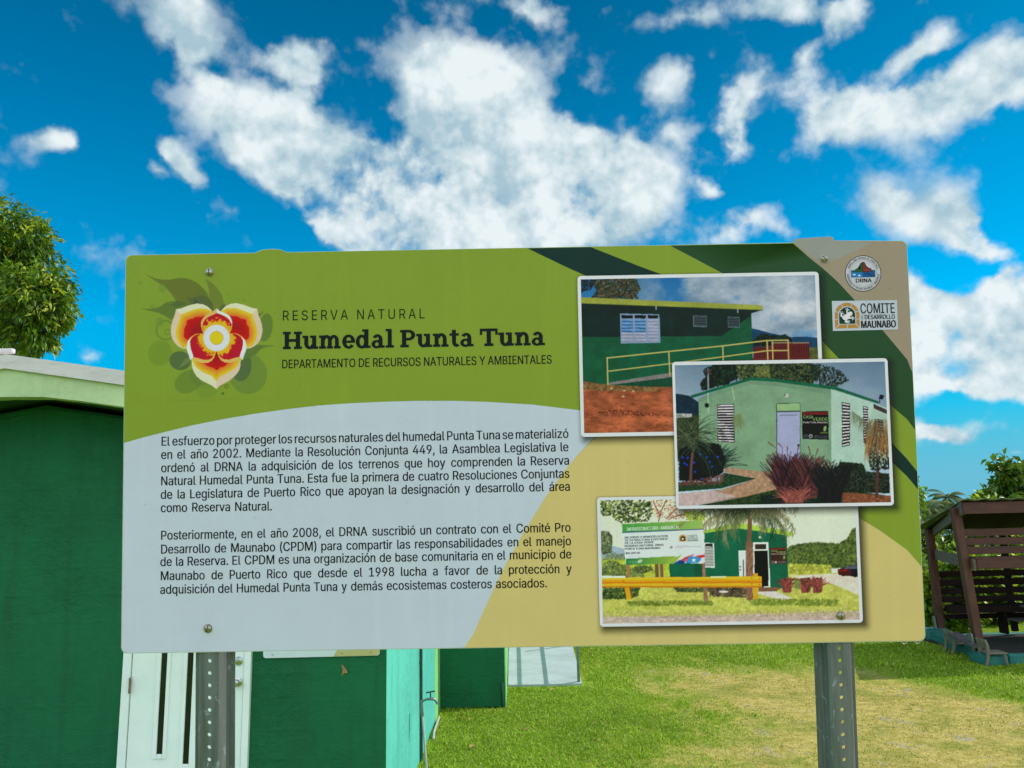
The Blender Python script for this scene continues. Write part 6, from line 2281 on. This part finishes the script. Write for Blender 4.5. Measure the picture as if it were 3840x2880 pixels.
def paint_flower(p):
    X, Y = p.X, p.Y
    p.img[:] = GREEN
    A1, A2, A3 = (92, 108, 46), (98, 118, 50), (78, 98, 56)
    p.poly([(278, 345), (330, 372), (400, 400), (470, 412), (540, 415), (600, 402), (650, 395), (700, 397), (760, 410), (815, 435), (860, 470), (900, 510), (930, 545), (955, 600), (940, 660), (640, 690), (610, 640), (590, 600), (540, 530), (500, 492), (450, 460), (360, 400)], A1)
    p.poly([(912, 408), (960, 430), (1000, 460), (1040, 500), (1070, 540), (1090, 580), (1100, 620), (1110, 680), (1000, 740), (955, 600), (958, 560), (950, 500), (935, 450)], A2)
    p.poly([(245, 712), (310, 716), (370, 712), (415, 703), (450, 690), (480, 668), (520, 645), (570, 635), (620, 632), (680, 640), (730, 660), (760, 680), (700, 720), (610, 740), (570, 835), (500, 790), (430, 755), (340, 735)], (86, 112, 50))
    p.poly([(620, 632), (680, 640), (740, 662), (610, 700), (540, 672)], (72, 96, 52), 0, a=.8)
    p.poly([(705, 590), (750, 600), (790, 602), (850, 578), (890, 576), (930, 590), (965, 620), (985, 650), (998, 690), (1000, 740), (830, 670), (770, 670), (740, 625)], A3)
    p.poly([(800, 610), (850, 640), (860, 670), (790, 670)], (66, 82, 58), 0, a=.9)
    p.poly([(1040, 740), (1090, 675), (1115, 660), (1125, 690), (1090, 740)], A3)
    p.ell(448, 1172, 122, 132, (102, 134, 46), 1, .35)
    p.ell(740, 1470, 150, 112, (96, 126, 50), 1, -.5)
    p.ell(900, 1400, 140, 140, (88, 118, 56), .7)
    p.ell(1360, 1390, 196, 208, (98, 128, 54))
    p.ell(1290, 1310, 104, 155, (76, 102, 62), 1, .1)
    p.ell(655, 1252, 112, 98, (76, 102, 60), 1, .2)
    p.ell(1540, 908, 72, 146, (88, 118, 52), 1, .15)
    p.ell(930, 1570, 110, 70, (104, 136, 50), .8)
    p.poly([(1660, 1095), (1600, 1093), (1560, 1095), (1500, 1092), (1440, 1085), (1340, 1120), (1290, 1250), (1340, 1235), (1400, 1212), (1445, 1182), (1475, 1145), (1515, 1118), (1560, 1108)], (84, 112, 54), 0, a=.95)
    p.poly([(1532, 735), (1500, 765), (1470, 800), (1460, 775)], A3)
    p.poly([(630, 1340), (700, 1240), (790, 1180), (760, 1260)], (98, 124, 70), 0, a=.8)

    def ring(cx, cy, r, w, c, a=1.0):
        pts = [(cx + r * math.cos(t), cy + r * math.sin(t)) for t in np.linspace(0, 2 * math.pi, 40)]
        p.line(pts, w, c, a)
    pts = [(505 + 96 * math.cos(t), 935 + 98 * math.sin(t)) for t in np.linspace(-1.2, -5.6, 40)]
    p.line(pts, 16, (92, 124, 48))
    ring(525, 955, 28, 7, (92, 124, 52))
    p.poly([(510, 862), (560, 845), (575, 866)], (92, 122, 48))
    ring(1135, 1518, 18, 6, (74, 98, 44))
    p.ell(1098, 1592, 14, 14, (74, 98, 44))
    p.line([(1050, 1525), (1080, 1522), (1098, 1500)], 6, (78, 102, 46))
    for (cx, cy, r) in ((240, 448, 20), (365, 688, 22), (1158, 570, 12), (1322, 622, 16), (1368, 570, 9), (445, 850, 46), (470, 505, 40)):
        p.ell(cx, cy, r, r, (100, 130, 56), .7)
    for (cx, cy, r) in ((350, 585, 66), (1255, 565, 46), (362, 448, 28), (1170, 1560, 120), (560, 610, 50)):
        ring(cx, cy, r, 4, (104, 136, 58), .7)
    CRM, RED, ORG, YEL = np.array((128, 6, 34.)), np.array((168, 18, 28.)), np.array((192, 88, 42.)), np.array((222, 178, 44.))
    IV, IV2 = (206, 204, 172), (190, 182, 158)

    def petal(out, inn, half, cen, axis):
        p.poly(out, IV)
        p.poly(half, IV2)
        w, m = p.mask(inn)
        Xw, Yw = p.X[w], p.Y[w]
        # distance to the inner outline
        dist = np.full(Xw.shape, 1e9)
        n = len(inn)
        for i in range(n):
            a_, b_ = np.array(inn[i], float), np.array(inn[(i + 1) % n], float)
            if (abs(a_ - np.array((1032, 1017))).sum() < 2) or (abs(b_ - np.array((1032, 1017))).sum() < 2):
                continue
            d = b_ - a_
            t = np.clip(((Xw - a_[0]) * d[0] + (Yw - a_[1]) * d[1]) / (d @ d), 0, 1)
            dist = np.minimum(dist, np.hypot(Xw - a_[0] - t * d[0], Yw - a_[1] - t * d[1]))
        ang = np.arctan2(Yw - cen[1], Xw - cen[0])
        sc = dist + 9 * np.abs(np.sin(ang * 7.0)) + 14 * (fbm(Xw / 16, Yw / 16, 3, 3) - .5)
        t1 = np.clip((dist - 12) / 84, 0, 1)[..., None]
        c = YEL * (1 - t1) + ORG * t1
        red = np.clip((sc - 84) / 7, 0, 1)[..., None]
        rr = np.clip((dist - 95) / 130, 0, 1)[..., None]
        c = c * (1 - red) + (RED * (1 - rr) + CRM * rr) * red
        p.put(w, m, c)

    def mir(q):
        return [(2066 - x, y - 4) for x, y in q]
    LO = [(612, 718), (660, 712), (700, 697), (760, 675), (830, 660), (890, 668), (940, 692), (985, 735), (1032, 1017), (725, 1132), (680, 1126), (640, 1106), (600, 1070), (572, 1020), (558, 950), (562, 890), (580, 830), (600, 780), (608, 745)]
    LI = [(664, 770), (720, 752), (790, 724), (850, 710), (920, 712), (985, 740), (1032, 1017), (725, 1126), (680, 1110), (645, 1080), (620, 1030), (610, 970), (618, 910), (640, 850), (656, 800)]
    LH = [(612, 718), (664, 770), (656, 800), (640, 850), (618, 910), (610, 970), (620, 1030), (645, 1080), (725, 1132), (680, 1126), (640, 1106), (600, 1070), (572, 1020), (558, 950), (562, 890), (580, 830), (600, 780)]
    petal(LO, LI, LH, (900, 960), None)
    petal(mir(LO), mir(LI), mir(LH), (1166, 960), None)
    BO_ = [(776, 1250), (780, 1320), (795, 1365), (825, 1412), (865, 1448), (900, 1470), (950, 1492), (990, 1512), (1030, 1546), (1068, 1512), (1110, 1488), (1165, 1458), (1210, 1422), (1245, 1385), (1270, 1345), (1281, 1300), (1283, 1240), (1032, 1017)]
    BI_ = [(782, 1252), (800, 1295), (830, 1328), (870, 1360), (930, 1390), (985, 1412), (1030, 1466), (1072, 1416), (1120, 1394), (1180, 1362), (1225, 1330), (1255, 1295), (1278, 1250), (1032, 1017)]
    BH_ = [(1030, 1546), (1068, 1512), (1110, 1488), (1165, 1458), (1210, 1422), (1245, 1385), (1270, 1345), (1281, 1300), (1283, 1240), (1278, 1250), (1255, 1295), (1225, 1330), (1180, 1362), (1120, 1394), (1072, 1416), (1030, 1466)]
    petal(BO_, BI_, BH_, (1032, 1150), None)

    def inner(out, rim_a, col_a, rim_b, col_b, inn, edge):
        p.poly(out, (226, 176, 60))
        p.poly(inn, (160, 4, 44))
        w, m = p.mask(inn)
        Xw, Yw = p.X[w], p.Y[w]
        d = np.hypot(Xw - 1032, Yw - 1017)
        nz = fbm(Xw / 26, Yw / 26, 6, 5, .7)
        y = np.clip((222 + (nz - .5) * 130 - d) / 26 - .8, 0, 1)[..., None]
        c = np.array((160, 4, 44.)) * (1 - y) + np.array((212, 166, 30.)) * y
        p.put(w, m, c)
        p.poly(rim_a, col_a)
        p.poly(rim_b, col_b)
    TO = [(1033, 710), (1000, 738), (960, 760), (920, 782), (890, 812), (873, 850), (870, 890), (880, 930), (900, 975), (1032, 1017), (1165, 970), (1185, 935), (1195, 890), (1195, 850), (1182, 810), (1160, 782), (1110, 755), (1065, 738)]
    TI = [(1035, 758), (1000, 775), (950, 795), (910, 830), (892, 860), (884, 900), (888, 935), (905, 965), (1032, 1017), (1160, 962), (1178, 920), (1190, 875), (1165, 830), (1120, 795), (1080, 775)]
    inner(TO, [(1033, 710), (1000, 738), (960, 760), (920, 782), (890, 812), (873, 850), (870, 890), (874, 905), (886, 872), (905, 832), (950, 798), (1000, 776), (1035, 758)], (224, 170, 92),
          [(1033, 710), (1065, 738), (1110, 755), (1160, 782), (1182, 810), (1195, 850), (1193, 885), (1178, 842), (1150, 806), (1110, 784), (1070, 768), (1035, 758)], (198, 214, 226), TI, None)
    SO = [(895, 972), (850, 970), (810, 978), (765, 1008), (735, 1050), (722, 1100), (728, 1150), (745, 1195), (760, 1245), (800, 1248), (850, 1268), (900, 1278), (945, 1274), (985, 1252), (1010, 1215), (1030, 1162), (1032, 1017)]
    SI = [(895, 975), (850, 974), (815, 985), (780, 1010), (758, 1050), (760, 1090), (770, 1140), (788, 1190), (792, 1215), (840, 1225), (900, 1244), (950, 1242), (985, 1225), (1008, 1195), (1028, 1160), (1032, 1017)]
    SA = [(765, 1008), (735, 1050), (722, 1100), (728, 1150), (745, 1195), (760, 1245), (792, 1218), (788, 1190), (768, 1140), (757, 1090), (756, 1050)]
    SB = [(760, 1245), (800, 1248), (850, 1268), (900, 1278), (945, 1274), (985, 1252), (1010, 1215), (985, 1232), (945, 1246), (900, 1246), (840, 1228), (792, 1214)]
    inner(SO, SA, (200, 216, 228), SB, (224, 170, 92), SI, None)

    def mir2(q):
        return [(2064 - x, y - 3) for x, y in q]
    inner(mir2(SO), mir2(SA), (198, 214, 226), mir2(SB), (224, 170, 92), mir2(SI), None)
    p.ell(1032, 1017, 142, 142, (222, 178, 92))
    p.ell(1032, 1017, 135, 135, (188, 204, 216))
    p.ell(1032, 1017, 104, 104, (200, 212, 220), .8, 0, .5)
    p.ell(1033, 1017, 71, 71, (150, 120, 40))
    p.ell(1033, 1017, 67, 67, (216, 186, 34))


pf = Pic(*fl, f1, 0.00085, GREEN)
paint_flower(pf)
o = pf.mesh('flower_emblem', board, 0.32)

# ---- slotted round-head bolts
M_BOLT = mat_simple('worn_bolt', (0.40, 0.35, 0.30), 0.32, 1.0, 0.25, 200)
M_SLOT = mat_simple('bolt_slot', (0.03, 0.028, 0.025), 0.8)
for i, (X, Y, mm, ang) in enumerate(((787, 1022, 0.4, 90), (781.5, 2356, .4, 80), (3089, 971.5, .5, -48), (3150, 2307, 1.6, 88))):
    u, v = uv(X, Y)
    M = Matrix.Translation((u, -0.0016 - mm / 1000, v)) @ Matrix.Rotation(math.radians(90), 4, 'X')
    r = 0.0078
    mb = MB()
    mb.lathe([(r * 1.15, 0), (r * 1.15, .0008), (r, .0010), (r * .98, .0022), (r * .86, .0038), (r * .6, .0052), (r * .3, .0058), (r * .02, .006)], 24, M)
    o = mb.build('bolt', M_BOLT, board, 40)
    mb = MB()
    Ms = M @ Matrix.Rotation(math.radians(ang), 4, 'Z')
    mb.box(-r * .82, r * .82, -.0007, .0007, .0034, .0061, M=Ms)
    mb.build('bolt_slot', M_SLOT, o)
# two screw tips under the lower edge
for X in (2926 + 465, 2926 + 515):
    u, v = uv(X, 2404)
    mb = MB()
    mb.tube([(u - .0055, .0005, -BH / 2 - .0005), (u - .0035, .0005, -BH / 2 - .0042), (u, .0005, -BH / 2 - .0055), (u + .0035, .0005, -BH / 2 - .0042), (u + .0055, .0005, -BH / 2 - .0005)], .0012, 6)
    mb.build('edge_clip', M_STEEL, board)

# ---- perforated posts
mp_, N, out = new_mat('galvanised_steel')
tc = N.n('ShaderNodeTexCoord').outputs['Object']
st1 = N.noise(N.n('ShaderNodeMapping', {'Vector': tc, 'Scale': (60, 60, 4)}).outputs[0], 1.0, 8, 0.7, 0.5).outputs['Fac']
st2 = N.noise(N.n('ShaderNodeMapping', {'Vector': tc, 'Scale': (60, 60, 24)}).outputs[0], 1.0, 9, 0.72, 0.8).outputs['Fac']
c = N.mix(N.ramp(st1, 0.3, 0.7), (0.105, 0.12, 0.122), (0.20, 0.215, 0.215))
c = N.mix(N.ramp(st2, 0.57, 0.66, 0, 0.7), c, (0.42, 0.52, 0.57))
st3 = N.noise(N.n('ShaderNodeMapping', {'Vector': tc, 'Scale': (70, 70, 3)}).outputs[0], 1.3, 7, 0.7).outputs['Fac']
c = N.mix(N.ramp(st3, 0.60, 0.72, 0, 0.6), c, (0.15, 0.10, 0.075))
b = N.n('ShaderNodeBsdfPrincipled', {'Base Color': c, 'Roughness': 0.52, 'Metallic': 0.35})
bp = N.n('ShaderNodeBump', {'Height': st2, 'Strength': 0.25, 'Distance': 0.002})
N.t.links.new(bp.outputs[0], b.inputs['Normal'])
N.t.links.new(b.outputs[0], out.inputs[0])


def post(u, v_hole, name):
    PIT, RH, WB = 0.02462, 0.0040, 0.0195
    vt, vb = BH / 2 - 0.05, -BH / 2 - 1.72
    y0, y1 = 0.003, 0.006
    bm = bmesh.new()
    k0 = int(math.ceil((vb + PIT - v_hole) / PIT))
    k1 = int(math.floor((vt - PIT - v_hole) / PIT))
    n = 24
    for k in range(k0, k1 + 1):
        vc = v_hole + k * PIT
        rings = []
        for yy in (y0, y1):
            inn = [bm.verts.new((u + RH * math.cos(2 * math.pi * j / n), yy, vc + RH * math.sin(2 * math.pi * j / n))) for j in range(n)]
            ou = []
            for j in range(n):
                a = 2 * math.pi * j / n
                cx, cz = math.cos(a), math.sin(a)
                t = min(WB / max(abs(cx), 1e-9), PIT / 2 / max(abs(cz), 1e-9))
                ou.append(bm.verts.new((u + cx * t, yy, vc + cz * t)))
            cs = [bm.verts.new((u + sx * WB, yy, vc + sz * PIT / 2)) for sx, sz in ((1, 1), (-1, 1), (-1, -1), (1, -1))]
            rings.append(inn)
            for j in range(n):
                q = (j + 1) % n
                p, r_ = ou[j].co, ou[q].co
                vs = [inn[j], ou[j]]
                if abs(abs(p.x - u) - WB) < 1e-7 and abs(abs(r_.z - vc) - PIT / 2) < 1e-7 or abs(abs(r_.x - u) - WB) < 1e-7 and abs(abs(p.z - vc) - PIT / 2) < 1e-7:
                    m_ = (p + r_) / 2
                    cv = min(cs, key=lambda q_: (q_.co - m_).length)
                    if (cv.co - p).length > 1e-6 and (cv.co - r_).length > 1e-6:
                        vs.append(cv)
                vs += [ou[q], inn[q]]
                bm.faces.new(vs)
        for j in range(n):
            q = (j + 1) % n
            bm.faces.new((rings[0][j], rings[0][q], rings[1][q], rings[1][j]))
    bmesh.ops.remove_doubles(bm, verts=bm.verts, dist=1e-5)
    m = MB()
    m.bm.free()
    m.bm = bm
    za, zb2 = v_hole + k0 * PIT - PIT / 2, v_hole + k1 * PIT + PIT / 2
    for s in (-1, 1):
        # side wall and rear flange
        xw = u + s * WB
        pts = [(xw, y0), (xw + s * .0042, y0 + .004), (xw + s * .0075, .030), (xw + s * .0105, .0335), (xw + s * .0215, .0335), (xw + s * .0215, .0365), (xw + s * .0095, .0365), (xw + s * .0045, .0325), (xw + s * .0012, .0068), (xw, y1)]
        A = [m.bm.verts.new((p[0], p[1], za)) for p in pts]
        B = [m.bm.verts.new((p[0], p[1], zb2)) for p in pts]
        for i in range(len(pts)):
            j = (i + 1) % len(pts)
            m.bm.faces.new((A[i], A[j], B[j], B[i]))
        m.bm.faces.new(A)
        m.bm.faces.new(B[::-1])
    return m.build(name, mp_, board)


uL, vL = uv(783.5, 2480.5)
uR1, vR = uv(3151, 2432)
uR2, _ = uv(3170, 2867)
post(uL, vL, 'post')
post((uR1 + uR2) / 2, vR, 'post')
for i, ob in enumerate([o for o in board.children if o.name.startswith('post')]):
    pass
bpy.context.view_layer.update()
